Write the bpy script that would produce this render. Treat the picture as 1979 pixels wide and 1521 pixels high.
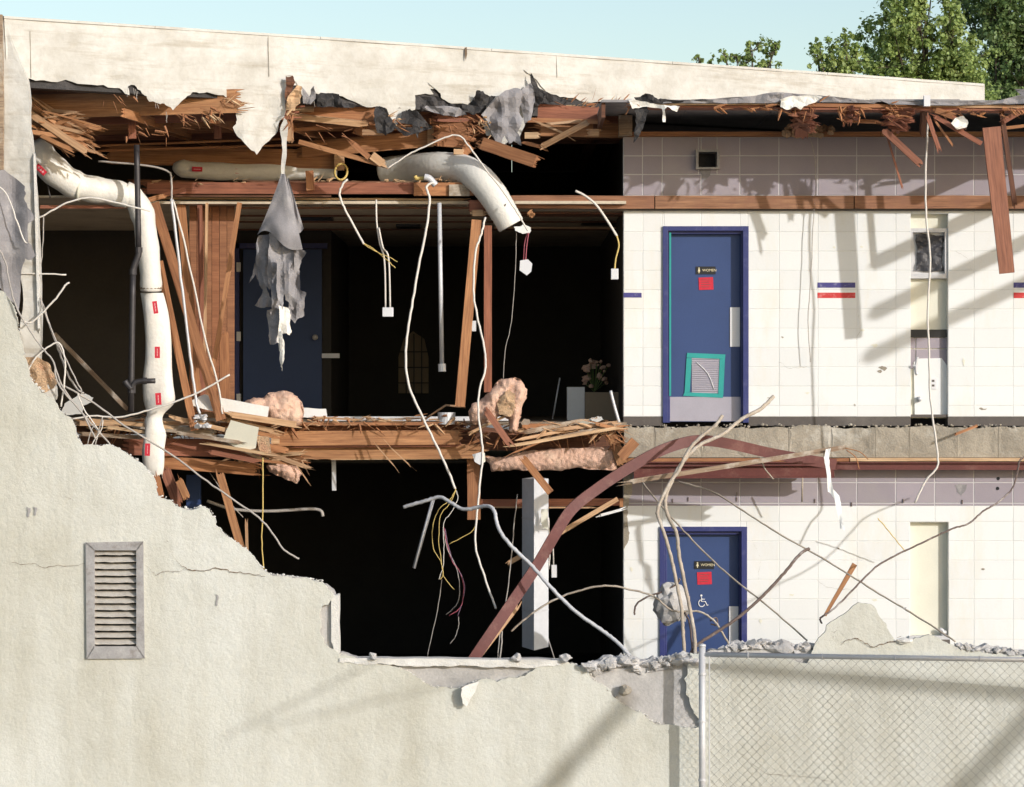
import bpy, math, random
from mathutils import Vector, Matrix, noise
from mathutils.geometry import delaunay_2d_cdt

random.seed(7)
for o in list(bpy.data.objects): bpy.data.objects.remove(o)
scene = bpy.context.scene
COL = scene.collection
R = random.uniform

# ------------------------------------------------------------------ camera, sky, sun, exposure
FPX = 5888.0; DIST = 32.0; CX = 989.5; CY = 760.5; CAMZ = 3.5     # block wall stands on Y = 0
cam_data = bpy.data.cameras.new('camera'); cam = bpy.data.objects.new('camera', cam_data); COL.objects.link(cam)
cam.location = (0, -DIST, CAMZ); cam.rotation_euler = (math.pi/2, 0, 0)
cam_data.sensor_width = 36; cam_data.lens = FPX/1979*36; cam_data.clip_end = 2000; cam_data.clip_start = 0.5
scene.camera = cam
SUN = Vector((0.66, -0.68, 0.30)).normalized()                    # towards the sun
world = bpy.data.worlds.new('World'); scene.world = world; world.use_nodes = True
wn = world.node_tree.nodes; wl = world.node_tree.links; wn.clear()
wo = wn.new('ShaderNodeOutputWorld'); wb = wn.new('ShaderNodeBackground'); sk = wn.new('ShaderNodeTexSky')
sk.sky_type = 'NISHITA'; sk.sun_disc = False
sk.sun_elevation = math.asin(SUN.z); sk.sun_rotation = math.atan2(SUN.x, SUN.y)
sk.air_density = 1.02; sk.dust_density = 1.2; sk.ozone_density = 0.75; sk.altitude = 0
wb.inputs['Strength'].default_value = 0.15
wl.new(sk.outputs[0], wb.inputs[0]); wl.new(wb.outputs[0], wo.inputs[0])
sd = bpy.data.lights.new('sun', 'SUN'); sd.energy = 2.65; sd.angle = math.radians(0.7); sd.color = (1.0, 0.98, 0.97)
so = bpy.data.objects.new('sun', sd); COL.objects.link(so); so.rotation_euler = SUN.to_track_quat('Z', 'Y').to_euler()
so.location = (20, -30, 20)
scene.render.engine = 'CYCLES'
scene.view_settings.view_transform = 'Standard'; scene.view_settings.look = 'None'
scene.view_settings.gamma = 1; scene.view_settings.exposure = 0.21; scene.view_settings.use_curve_mapping = False
scene.cycles.max_bounces = 6; scene.cycles.diffuse_bounces = 3

# ------------------------------------------------------------------ materials
def nodes(m):
    m.use_nodes = True; return m.node_tree.nodes, m.node_tree.links
def ramp(n, l, fac, stops):
    r = n.new('ShaderNodeValToRGB'); l.new(fac, r.inputs[0]); e = r.color_ramp.elements
    while len(e) < len(stops): e.new(0.5)
    for k, (p, c) in enumerate(stops): e[k].position = p; e[k].color = (*c, 1)
    return r.outputs[0]
def nz(n, l, vec, scale, detail=5, rough=0.6, mp=None):
    if mp:
        q = n.new('ShaderNodeMapping'); q.inputs['Scale'].default_value = mp; l.new(vec, q.inputs[0]); vec = q.outputs[0]
    t = n.new('ShaderNodeTexNoise'); t.inputs['Scale'].default_value = scale; t.inputs['Detail'].default_value = detail
    t.inputs['Roughness'].default_value = rough; l.new(vec, t.inputs['Vector']); return t.outputs['Fac']
def mixc(n, l, fac, a, b, mode='MIX'):
    x = n.new('ShaderNodeMix'); x.data_type = 'RGBA'; x.blend_type = mode
    for s, v in ((0, fac), (6, a), (7, b)):
        if isinstance(v, (int, float)): x.inputs[s].default_value = v
        elif isinstance(v, tuple): x.inputs[s].default_value = (*v, 1)
        else: l.new(v, x.inputs[s])
    return x.outputs[2]
def sc(c, k): return tuple(min(1, v*k) for v in c)
def generic(name, base, rough=0.8, var=0.15, scale=3.0, fine=60.0, bump=0.3, bdist=0.004, metal=0.0, spots=None,
            spot_scale=1.5, spot_amt=0.5, objrand=0.0, mp=None, world=True, coat=0, subs=0):
    m = bpy.data.materials.new(name); n, l = nodes(m); b = n['Principled BSDF']
    if world: g = n.new('ShaderNodeNewGeometry'); vec = g.outputs['Position']
    else: g = n.new('ShaderNodeTexCoord'); vec = g.outputs['Object']
    f1 = nz(n, l, vec, scale, 6, 0.65, mp); f2 = nz(n, l, vec, fine, 3, 0.6)
    c = ramp(n, l, f1, [(0.25, sc(base, 1-var)), (0.75, sc(base, 1+var*0.6))])
    c2 = ramp(n, l, f2, [(0.3, (1-var*0.7,)*3), (0.7, (1.0,)*3)])
    c = mixc(n, l, 1.0, c, c2, 'MULTIPLY')
    if spots:
        f3 = nz(n, l, vec, spot_scale, 8, 0.7, mp)
        fr = ramp(n, l, f3, [(0.52, (0, 0, 0)), (0.68, (spot_amt,)*3)])
        c = mixc(n, l, fr, c, spots)
    if objrand:
        oi = n.new('ShaderNodeObjectInfo'); rr = ramp(n, l, oi.outputs['Random'], [(0, (1-objrand,)*3), (1, (1,)*3)])
        c = mixc(n, l, 1.0, c, rr, 'MULTIPLY')
    l.new(c, b.inputs['Base Color']); b.inputs['Roughness'].default_value = rough; b.inputs['Metallic'].default_value = metal
    if bump:
        bp = n.new('ShaderNodeBump'); bp.inputs['Strength'].default_value = bump; bp.inputs['Distance'].default_value = bdist
        l.new(f2, bp.inputs['Height']); l.new(bp.outputs[0], b.inputs['Normal'])
    return m
def wood(name, base, dark, var=0.5, rough=0.75, stain=None):
    m = bpy.data.materials.new(name); n, l = nodes(m); b = n['Principled BSDF']
    uv = n.new('ShaderNodeUVMap').outputs[0]; oi = n.new('ShaderNodeObjectInfo')
    ad = n.new('ShaderNodeVectorMath'); ad.operation = 'ADD'; cm = n.new('ShaderNodeCombineXYZ')
    mm = n.new('ShaderNodeMath'); mm.operation = 'MULTIPLY'; mm.inputs[1].default_value = 37; l.new(oi.outputs['Random'], mm.inputs[0])
    l.new(mm.outputs[0], cm.inputs[0]); l.new(mm.outputs[0], cm.inputs[1]); l.new(uv, ad.inputs[0]); l.new(cm.outputs[0], ad.inputs[1]); v = ad.outputs[0]
    g1 = nz(n, l, v, 1.0, 6, 0.6, (2.2, 55, 1)); g2 = nz(n, l, v, 1.0, 3, 0.5, (9, 260, 1)); g3 = nz(n, l, v, 2.0, 4, 0.6, (1, 5, 1))
    c = ramp(n, l, g1, [(0.3, dark), (0.5, sc(base, 0.9)), (0.72, sc(base, 1.18))])
    c2 = ramp(n, l, g2, [(0.35, (0.72,)*3), (0.6, (1.0,)*3)]); c = mixc(n, l, var, c, c2, 'MULTIPLY')
    c3 = ramp(n, l, g3, [(0.35, (0.68, 0.62, 0.58)), (0.65, (1.05, 1.05, 1.05))]); c = mixc(n, l, 0.8, c, c3, 'MULTIPLY')
    rr = ramp(n, l, oi.outputs['Random'], [(0, (0.74, 0.70, 0.68)), (0.5, (1, 0.97, 0.92)), (1, (0.93, 1.0, 1.0))]); c = mixc(n, l, 1.0, c, rr, 'MULTIPLY')
    if stain:
        f = nz(n, l, v, 4.0, 7, 0.7); fr = ramp(n, l, f, [(0.5, (0, 0, 0)), (0.62, (0.75,)*3)]); c = mixc(n, l, fr, c, stain)
    l.new(c, b.inputs['Base Color']); b.inputs['Roughness'].default_value = rough
    bp = n.new('ShaderNodeBump'); bp.inputs['Strength'].default_value = 0.5; bp.inputs['Distance'].default_value = 0.004
    l.new(g1, bp.inputs['Height']); l.new(bp.outputs[0], b.inputs['Normal']); return m
M = {}
M['wood'] = wood('fir_timber', (0.50, 0.235, 0.105), (0.30, 0.12, 0.05))
M['wood_pale'] = wood('fresh_split_timber', (0.70, 0.46, 0.27), (0.48, 0.26, 0.13))
M['wood_red'] = wood('redwood_timber', (0.37, 0.145, 0.085), (0.22, 0.08, 0.05))
M['wood_dark'] = wood('shaded_dark_timber', (0.20, 0.085, 0.045), (0.09, 0.04, 0.025))  # darker copy of the fir, with shade put into the brown
M['wood_old'] = wood('weathered_timber', (0.40, 0.30, 0.21), (0.2, 0.13, 0.09), stain=(0.5, 0.44, 0.36))
M['wood_panel'] = wood('brown_panel', (0.36, 0.155, 0.075), (0.26, 0.10, 0.05), var=0.3)
M['ledger'] = wood('stained_ledger', (0.40, 0.20, 0.11), (0.22, 0.10, 0.06), stain=(0.26, 0.12, 0.07))
M['white_paint'] = generic('white_block_paint', (0.80, 0.81, 0.795), 0.55, 0.035, 1.2, 45, 0.25, 0.003, objrand=0.07, spots=(0.74, 0.69, 0.56), spot_scale=1.1, spot_amt=0.5, mp=(1.6, 1.6, .55))
M['lavender'] = generic('lavender_block_paint', (0.37, 0.325, 0.36), 0.75, 0.10, 2.0, 90, 0.3, 0.003, objrand=0.14, spots=(0.40, 0.37, 0.33), spot_amt=0.3)
M['joint_white'] = generic('white_joint', (0.70, 0.70, 0.67), 0.8, 0.05, 2, 60, 0.2)
M['joint_lav'] = generic('pale_joint', (0.56, 0.54, 0.54), 0.8, 0.08, 2, 60, 0.2)
M['dark_base'] = generic('dark_cove_base', (0.10, 0.085, 0.075), 0.6, 0.2, 4, 60, 0.2, spots=(0.3, 0.27, 0.24), spot_amt=0.3)
M['blue'] = generic('blue_door_paint', (0.028, 0.062, 0.185), 0.5, 0.15, 1.5, 70, 0.1, 0.001, spots=(0.03, 0.06, 0.16), spot_amt=0.5)
M['blue_frame'] = generic('blue_frame_paint', (0.030, 0.040, 0.17), 0.45, 0.15, 2, 60, 0.1, 0.001, spots=(0.25, 0.25, 0.35), spot_scale=9, spot_amt=0.15)
M['teal'] = generic('teal_paint', (0.02, 0.34, 0.31), 0.55, 0.12, 5, 80, 0.2, 0.001)
M['steel_plate'] = generic('brushed_plate', (0.42, 0.40, 0.46), 0.45, 0.1, 3, 100, 0.1, 0.001, metal=0.3)
M['pale_plate'] = generic('pale_plate', (0.72, 0.72, 0.74), 0.4, 0.08, 3, 100, 0.1, 0.001, metal=0.2)
M['red_paper'] = generic('red_notice', (0.60, 0.02, 0.045), 0.7, 0.15, 20, 90, 0.2, 0.001)
M['black_plastic'] = generic('black_plastic', (0.015, 0.015, 0.018), 0.35, 0.2, 5, 50, 0.1, 0.001)
M['gold'] = generic('gilt_letter', (0.75, 0.66, 0.42), 0.5, 0.02, 5, 50, 0)
M['tag_print'] = generic('tag_print', (0.72, 0.36, 0.36), 0.6, 0.02, 5, 50, 0)
M['white_mark'] = generic('white_mark', (0.8, 0.8, 0.8), 0.6, 0.02, 5, 50, 0)
M['blue_stripe'] = generic('blue_stripe_paint', (0.055, 0.05, 0.22), 0.55, 0.15, 6, 60, 0.2, 0.001, spots=(0.5, 0.5, 0.6), spot_scale=14, spot_amt=0.35)
M['red_stripe'] = generic('red_stripe_paint', (0.60, 0.035, 0.035), 0.55, 0.12, 6, 60, 0.2, 0.001, spots=(0.8, 0.6, 0.55), spot_scale=14, spot_amt=0.3)
M['ivory'] = generic('ivory_plaster', (0.76, 0.74, 0.62), 0.8, 0.07, 2.5, 60, 0.2)
M['plaster'] = generic('broken_plaster', (0.74, 0.72, 0.67), 0.9, 0.18, 8, 70, 0.7, 0.01)
M['concrete'] = generic('grey_concrete', (0.50, 0.48, 0.46), 0.9, 0.22, 2.2, 40, 0.6, 0.008, spots=(0.68, 0.66, 0.62), spot_scale=3, spot_amt=0.6)
M['slab'] = generic('brown_stained_concrete', (0.38, 0.335, 0.265), 0.9, 0.28, 3.0, 50, 0.7, 0.01, spots=(0.60, 0.57, 0.50), spot_scale=1.6, spot_amt=0.9)
M['rubble'] = generic('pale_rubble', (0.56, 0.54, 0.52), 0.95, 0.3, 6, 50, 0.9, 0.012)
M['crack'] = generic('crack_shadow', (0.20, 0.14, 0.09), 0.95, 0.3, 9, 60, 0)
M['felt'] = generic('grey_roofing_felt', (0.29, 0.275, 0.28), 0.85, 0.25, 5, 90, 0.5, 0.004, spots=(0.42, 0.40, 0.39), spot_scale=4, spot_amt=0.7)
M['felt_black'] = generic('black_tar_felt', (0.035, 0.031, 0.030), 0.7, 0.4, 6, 50, 0.8, 0.01, spots=(0.09, 0.08, 0.08), spot_scale=6, spot_amt=0.5)
M['white_wrap'] = generic('white_duct_wrap', (0.80, 0.77, 0.70), 0.55, 0.08, 4, 30, 0.5, 0.01, spots=(0.60, 0.52, 0.42), spot_scale=3, spot_amt=0.35)
M['cable_white'] = generic('white_cable', (0.74, 0.69, 0.62), 0.6, 0.12, 12, 90, 0.2, 0.001)
M['cable_dirty'] = generic('dirty_wire', (0.45, 0.41, 0.37), 0.7, 0.25, 8, 90, 0.2, 0.001)
M['cable_yellow'] = generic('yellow_wire', (0.68, 0.50, 0.16), 0.6, 0.12, 12, 90, 0)
M['cable_pink'] = generic('pink_wire', (0.45, 0.10, 0.13), 0.6, 0.12, 12, 90, 0)
M['cable_purple'] = generic('purple_wire', (0.22, 0.13, 0.20), 0.6, 0.12, 12, 90, 0)
M['galv'] = generic('galvanised_steel', (0.62, 0.62, 0.63), 0.45, 0.14, 3, 40, 0.1, 0.001, metal=0.15)
M['galv_sheet'] = generic('galvanised_sheet', (0.66, 0.67, 0.69), 0.42, 0.12, 3, 20, 0.15, 0.002, metal=0.15, spots=(0.5, 0.5, 0.5), spot_scale=4, spot_amt=0.4)
M['mesh_wire'] = generic('shaded_mesh_wire', (0.30, 0.29, 0.26), 0.6, 0.2, 3, 40, 0, metal=0.2)  # shading of the wires is put into a darker grey
M['iron'] = generic('black_iron_pipe', (0.055, 0.05, 0.052), 0.5, 0.3, 7, 60, 0.3, 0.002, metal=0.3)
M['rebar'] = generic('rusty_rebar', (0.50, 0.42, 0.33), 0.75, 0.35, 4, 60, 0.5, 0.003, spots=(0.62, 0.58, 0.52), spot_scale=5, spot_amt=0.8)
M['rebar_dark'] = generic('dark_rebar', (0.17, 0.12, 0.10), 0.75, 0.35, 4, 60, 0.5, 0.003, spots=(0.5, 0.47, 0.44), spot_scale=4, spot_amt=0.7)
M['red_steel'] = generic('red_oxide_steel', (0.14, 0.034, 0.026), 0.6, 0.25, 3, 40, 0.25, 0.003, spots=(0.24, 0.12, 0.09), spot_scale=5, spot_amt=0.55)
M['pink_wool'] = generic('pink_insulation', (0.78, 0.50, 0.37), 0.95, 0.18, 9, 80, 0.9, 0.015, spots=(0.82, 0.64, 0.48), spot_scale=5, spot_amt=0.5)
M['yellow_wool'] = generic('tan_kraft_insulation', (0.68, 0.46, 0.28), 0.95, 0.3, 9, 70, 1.0, 0.03, spots=(0.6, 0.3, 0.18), spot_scale=5, spot_amt=0.8)
M['interior'] = generic('shade_dark_wall', (0.055, 0.05, 0.045), 0.9, 0.2, 2, 30, 0.1)  # darkness of the unlit rooms is put into the wall colour
M['ceiling'] = generic('ceiling_panel', (0.66, 0.57, 0.44), 0.9, 0.2, 2, 30, 0.2, spots=(0.3, 0.22, 0.15), spot_amt=0.6)
M['floor'] = generic('floor_tile', (0.30, 0.23, 0.16), 0.8, 0.2, 2, 30, 0.1)
M['card'] = generic('cardboard', (0.40, 0.30, 0.2), 0.8, 0.1, 3, 30, 0.1)
M['ground'] = generic('ground_dirt', (0.34, 0.31, 0.26), 0.95, 0.3, 0.5, 20, 0.8, 0.03)
M['bark'] = generic('bark', (0.10, 0.075, 0.05), 0.9, 0.3, 5, 40, 0.8, 0.02)
M['vent_metal'] = generic('oxidised_zinc', (0.40, 0.385, 0.375), 0.65, 0.3, 8, 60, 0.4, 0.003, spots=(0.16, 0.13, 0.11), spot_scale=9, spot_amt=0.6)
M['vent_slat'] = generic('painted_slat', (0.60, 0.56, 0.50), 0.65, 0.2, 8, 60, 0.3, 0.003, spots=(0.3, 0.26, 0.22), spot_scale=9, spot_amt=0.4)
M['glass_black'] = generic('black_sheeting', (0.05, 0.05, 0.058), 0.5, 0.3, 4, 12, 0.4, 0.01)

def stucco_mat():
    m = bpy.data.materials.new('cream_stucco'); n, l = nodes(m); b = n['Principled BSDF']
    g = n.new('ShaderNodeNewGeometry'); v = g.outputs['Position']
    big = nz(n, l, v, 0.55, 7, 0.62); mid = nz(n, l, v, 2.6, 6, 0.7); streak = nz(n, l, v, 1.0, 6, 0.65, (2.6, 2.6, 0.35))
    fine = nz(n, l, v, 26, 4, 0.65); grit = nz(n, l, v, 120, 3, 0.7)
    c = ramp(n, l, big, [(0.3, (0.58, 0.57, 0.495)), (0.5, (0.635, 0.635, 0.575)), (0.7, (0.675, 0.68, 0.63))])
    c2 = ramp(n, l, streak, [(0.33, (0.86, 0.84, 0.80)), (0.6, (1, 1, 1))]); c = mixc(n, l, 0.8, c, c2, 'MULTIPLY')
    c4 = ramp(n, l, mid, [(0.30, (0.86, 0.85, 0.82)), (0.55, (1, 1, 1))]); c = mixc(n, l, 0.6, c, c4, 'MULTIPLY')
    c3 = ramp(n, l, grit, [(0.3, (0.86, 0.85, 0.83)), (0.6, (1, 1, 1))]); c = mixc(n, l, 1.0, c, c3, 'MULTIPLY')
    l.new(c, b.inputs['Base Color']); b.inputs['Roughness'].default_value = 0.92
    ad = n.new('ShaderNodeMath'); ad.operation = 'MULTIPLY_ADD'; ad.inputs[1].default_value = 0.25; l.new(grit, ad.inputs[0]); l.new(fine, ad.inputs[2])
    bp = n.new('ShaderNodeBump'); bp.inputs['Strength'].default_value = 0.75; bp.inputs['Distance'].default_value = 0.012
    l.new(ad.outputs[0], bp.inputs['Height']); l.new(bp.outputs[0], b.inputs['Normal']); return m
M['stucco'] = stucco_mat()
def parapet_mat():
    m = bpy.data.materials.new('weathered_cap_sheet'); n, l = nodes(m); b = n['Principled BSDF']
    g = n.new('ShaderNodeNewGeometry'); v = g.outputs['Position']
    st = nz(n, l, v, 1.0, 7, 0.7, (0.9, 0.9, 9)); bl = nz(n, l, v, 1.6, 7, 0.65); fine = nz(n, l, v, 70, 3, 0.6); mid = nz(n, l, v, 9, 5, 0.7)
    c = ramp(n, l, bl, [(0.3, (0.48, 0.46, 0.41)), (0.55, (0.60, 0.585, 0.54)), (0.75, (0.69, 0.68, 0.64))])
    c2 = ramp(n, l, st, [(0.34, (0.72, 0.67, 0.60)), (0.48, (1, 1, 1))]); c = mixc(n, l, 0.7, c, c2, 'MULTIPLY')
    c3 = ramp(n, l, mid, [(0.3, (0.85, 0.83, 0.8)), (0.6, (1, 1, 1))]); c = mixc(n, l, 0.8, c, c3, 'MULTIPLY')
    l.new(c, b.inputs['Base Color']); b.inputs['Roughness'].default_value = 0.85
    bp = n.new('ShaderNodeBump'); bp.inputs['Strength'].default_value = 0.6; bp.inputs['Distance'].default_value = 0.012
    l.new(mid, bp.inputs['Height']); l.new(bp.outputs[0], b.inputs['Normal']); return m
M['cap_sheet'] = parapet_mat()
def leaf_mat(name, a, b_):
    m = bpy.data.materials.new(name); n, l = nodes(m); b = n['Principled BSDF']
    g = n.new('ShaderNodeNewGeometry'); f = nz(n, l, g.outputs['Position'], 1.2, 4)
    c = ramp(n, l, f, [(0.3, a), (0.7, b_)]); rr = ramp(n, l, g.outputs['Random Per Island'], [(0, (0.7,)*3), (1, (1.15,)*3)])
    c = mixc(n, l, 1.0, c, rr, 'MULTIPLY'); l.new(c, b.inputs['Base Color']); b.inputs['Roughness'].default_value = 0.5
    t = n.new('ShaderNodeBsdfTranslucent'); l.new(c, t.inputs[0]); x = n.new('ShaderNodeMixShader'); x.inputs[0].default_value = 0.4
    l.new(b.outputs[0], x.inputs[1]); l.new(t.outputs[0], x.inputs[2]); l.new(x.outputs[0], n['Material Output'].inputs[0]); return m
M['leaf'] = leaf_mat('maple_leaf', (0.26, 0.36, 0.09), (0.42, 0.51, 0.18))
M['leaf_dark'] = leaf_mat('dark_leaf', (0.15, 0.24, 0.08), (0.26, 0.35, 0.13))

# ------------------------------------------------------------------ helpers
def mpp(Y): return (DIST+Y)/FPX
def P(px, py, Y=0.0):
    k = mpp(Y); return Vector(((px-CX)*k, Y, CAMZ+(CY-py)*k))
class MB:
    def __init__(s): s.v = []; s.f = []; s.uv = []
    def add(s, vs, fs, uvs=None):
        o = len(s.v); s.v += [Vector(v) for v in vs]
        for i, f in enumerate(fs): s.f.append([o+k for k in f]); s.uv.append(uvs[i] if uvs else None)
    def box(s, x0, x1, y0, y1, z0, z1):
        vs = [(x, y, z) for z in (z0, z1) for y in (y0, y1) for x in (x0, x1)]
        s.add(vs, [(0, 1, 3, 2)[::-1], (4, 5, 7, 6), (0, 1, 5, 4), (1, 3, 7, 5), (3, 2, 6, 7), (2, 0, 4, 6)]); return s
    def pbox(s, px0, py0, px1, py1, Y0, Y1):           # a box whose front face fills a pixel rectangle at depth Y0
        a = P(px0, py1, Y0); b = P(px1, py0, Y0); return s.box(a.x, b.x, Y0, Y1, a.z, b.z)
    def quadbox(s, pts, Y0, t):                        # four-sided or more plate
        n = len(pts); a = [P(x, y, Y0) for x, y in pts]; b = [p+Vector((0, t, 0)) for p in a]
        s.add(a+b, [list(range(n)), list(range(n, 2*n))[::-1]]+[(i, (i+1) % n, n+(i+1) % n, n+i) for i in range(n)]); return s
    def tube(s, pts, r, n=8, cap=True, rf=None, ribs=None):
        m = len(pts)
        t0 = (pts[1]-pts[0]).normalized(); up = Vector((0, -1, 0)) if abs(t0.y) < 0.9 else Vector((0, 0, 1))
        a = t0.cross(up).normalized(); base = len(s.v); L = 0
        for i, p in enumerate(pts):
            t = (pts[min(i+1, m-1)]-pts[max(i-1, 0)])
            if t.length < 1e-9: t = t0
            t.normalize(); a = (a-t*a.dot(t)).normalized(); b = t.cross(a)
            rr = rf(i/(m-1)) if rf else (r[i] if isinstance(r, list) else r)
            for k in range(n):
                an = 2*math.pi*k/n; s.v.append(p+(a*math.cos(an)+b*math.sin(an))*rr)
        for i in range(m-1):
            for k in range(n):
                k2 = (k+1) % n; s.f.append([base+i*n+k, base+i*n+k2, base+(i+1)*n+k2, base+(i+1)*n+k]); s.uv.append(None)
        if cap:
            s.f.append([base+k for k in range(n)][::-1]); s.uv.append(None)
            s.f.append([base+(m-1)*n+k for k in range(n)]); s.uv.append(None)
        return s
def smooth_path(pts, sub=5):
    if len(pts) < 3: return pts
    out = []
    for i in range(len(pts)-1):
        p0 = pts[max(i-1, 0)]; p1 = pts[i]; p2 = pts[i+1]; p3 = pts[min(i+2, len(pts)-1)]
        for k in range(sub):
            t = k/sub; out.append(0.5*((2*p1)+(p2-p0)*t+(2*p0-5*p1+4*p2-p3)*t*t+(3*p1-p0-3*p2+p3)*t**3))
    out.append(pts[-1]); return out
def path(pp, Y0, Y1=None, sub=5, wob=0.0):
    Y1 = Y0 if Y1 is None else Y1; n = len(pp); q = []
    for i, p in enumerate(pp):
        Y = p[2] if len(p) > 2 else Y0+(Y1-Y0)*i/max(1, n-1); q.append(P(p[0], p[1], Y))
    q = smooth_path(q, sub) if sub > 1 else q
    if wob:
        for i in range(1, len(q)-1): q[i] = q[i]+Vector((R(-wob, wob), R(-wob, wob), R(-wob, wob)))
    return q
def setp(o, label=None, cat=None, group=None, kind=None):
    if label: o['label'] = label
    if cat: o['category'] = cat
    if group: o['group'] = group
    if kind: o['kind'] = kind
def wloc(o): return Vector(o['_w']) if '_w' in o else Vector((0, 0, 0))
ORG = {}
def build(mb, name, mat, parent=None, label=None, cat=None, group=None, kind=None, smooth=False, bevel=0):
    vs = mb.v; lo = Vector([min(v[i] for v in vs) for i in range(3)]); hi = Vector([max(v[i] for v in vs) for i in range(3)])
    o0 = Vector(((lo.x+hi.x)/2, (lo.y+hi.y)/2, lo.z)); me = bpy.data.meshes.new(name)
    me.from_pydata([v-o0 for v in vs], [], mb.f); me.materials.append(M[mat] if isinstance(mat, str) else mat)
    uvl = me.uv_layers.new(name='UVMap')
    for p, u in zip(me.polygons, mb.uv):
        if u is None:
            nn = p.normal; ax = max(range(3), key=lambda i: abs(nn[i])); ij = [(1, 2), (0, 2), (0, 1)][ax]
            for li in p.loop_indices:
                c = me.vertices[me.loops[li].vertex_index].co; uvl.data[li].uv = (c[ij[0]], c[ij[1]])
        else:
            for li, q in zip(p.loop_indices, u): uvl.data[li].uv = q
    if smooth: me.polygons.foreach_set('use_smooth', [True]*len(me.polygons))
    me.update(); ob = bpy.data.objects.new(name, me); COL.objects.link(ob)
    if parent: ob.parent = parent; ob.location = o0-ORG[parent.name]
    else: ob.location = o0
    ORG[ob.name] = o0; setp(ob, label, cat, group, kind)
    if bevel:
        bv = ob.modifiers.new('bevel', 'BEVEL'); bv.width = bevel; bv.segments = 2; bv.limit_method = 'ANGLE'
    return ob
def thing(name, label, cat, loc, group=None, kind=None):
    o = bpy.data.objects.new(name, None); COL.objects.link(o); o.location = loc; o.empty_display_size = 0.2
    ORG[o.name] = Vector(loc); setp(o, label, cat, group, kind); return o

def board_mesh(mb, A, B, w, t, roll=0.0, brk=(0, 0), sl=0.10, seg=4, bow=0.0, taper=1.0):
    """plank from A to B; w across the view, t away from it; brk: which ends are splintered"""
    X = (B-A); L = X.length; X = X/L
    N = Vector((0, -1, 0)); N = (N-X*N.dot(X))
    N = N.normalized() if N.length > 0.05 else Vector((0, 0, 1))
    S = N.cross(X).normalized()
    if roll:
        q = Matrix.Rotation(roll, 3, X); N = q @ N; S = q @ S
    u0 = R(0, 50); base = []
    a0 = sl*0.5 if brk[0] else 0; a1 = L-(sl*0.5 if brk[1] else 0)
    secs = []
    for i in range(seg+1):
        f = i/seg; u = a0+(a1-a0)*f; ww = w*(1+(taper-1)*f); jit = 0.02*w if 0 < i < seg else 0
        c = A+X*u+N*(bow*4*f*(1-f))+S*R(-jit, jit)
        secs.append((u, [c+S*ww/2+N*t/2, c-S*ww/2+N*t/2, c-S*ww/2-N*t/2, c+S*ww/2-N*t/2]))
    o = len(mb.v)
    for u, q in secs: mb.v += q
    vv = [0, w, w+t, 2*w+t, 2*w+2*t]
    for i in range(seg):
        ua, ub = u0+secs[i][0], u0+secs[i+1][0]
        for k in range(4):
            k2 = (k+1) % 4
            mb.f.append([o+i*4+k, o+i*4+k2, o+(i+1)*4+k2, o+(i+1)*4+k]); mb.uv.append([(ua, vv[k]), (ua, vv[k+1]), (ub, vv[k+1]), (ub, vv[k])])
    for e, idx, sg in ((0, 0, -1), (1, seg, 1)):
        q = [o+idx*4+k for k in range(4)]
        mb.f.append(q if e else q[::-1]); mb.uv.append([(u0, 0), (u0, w), (u0+t, w), (u0+t, 0)])
        if brk[e]:
            n = max(3, int(w/0.018)); n = min(n, 9); cs = [mb.v[i] for i in q]; cuts = sorted([0, 1]+[R(0.05, 0.95) for _ in range(n-1)])
            for j in range(n):
                f0, f1 = cuts[j], cuts[j+1]
                if f1-f0 < 0.02: continue
                d0, d1 = (0.0, R(0.4, 1)) if random.random() < 0.5 else (R(0, 0.5), 1.0)
                c = lambda f, d: (cs[0]*(1-f)+cs[1]*f)*(1-d)+(cs[3]*(1-f)+cs[2]*f)*d
                ln = sl*R(0.25, 1.3)*(0.5+random.random()); bs = [c(f0, d0), c(f1, d0), c(f1, d1), c(f0, d1)]
                mid = (bs[0]+bs[1]+bs[2]+bs[3])/4; tip = mid+X*sg*ln+S*R(-.15, .15)*ln+N*R(-.15, .15)*ln
                k = R(0.05, 0.45); tp = [tip+(b-mid)*k-X*sg*R(0, .25)*ln for b in bs]
                us = u0+secs[idx][0]
                fs = [(a, (a+1) % 4, 4+(a+1) % 4, 4+a) for a in range(4)]+[(4, 5, 6, 7)]
                mb.add(bs+tp, fs, [[(us, f0*w), (us, f1*w), (us+ln, f1*w), (us+ln, f0*w)]]*4+[[(us, 0), (us, .01), (us+.01, .01), (us+.01, 0)]])
    return mb
def plank(name, a, b, wpx, t=0.04, mat='wood', parent=None, label=None, cat='board', group=None, roll=0.0, brk=(0, 1), sl=0.08, bow=0.0, taper=1.0):
    """a, b = (px, py, Y)"""
    w = wpx*mpp((a[2]+b[2])/2)
    mb = board_mesh(MB(), P(*a), P(*b), w, t, roll, brk, sl, 4, bow, taper)
    return build(mb, name, mat, parent, label, None if parent else cat, group)
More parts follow.
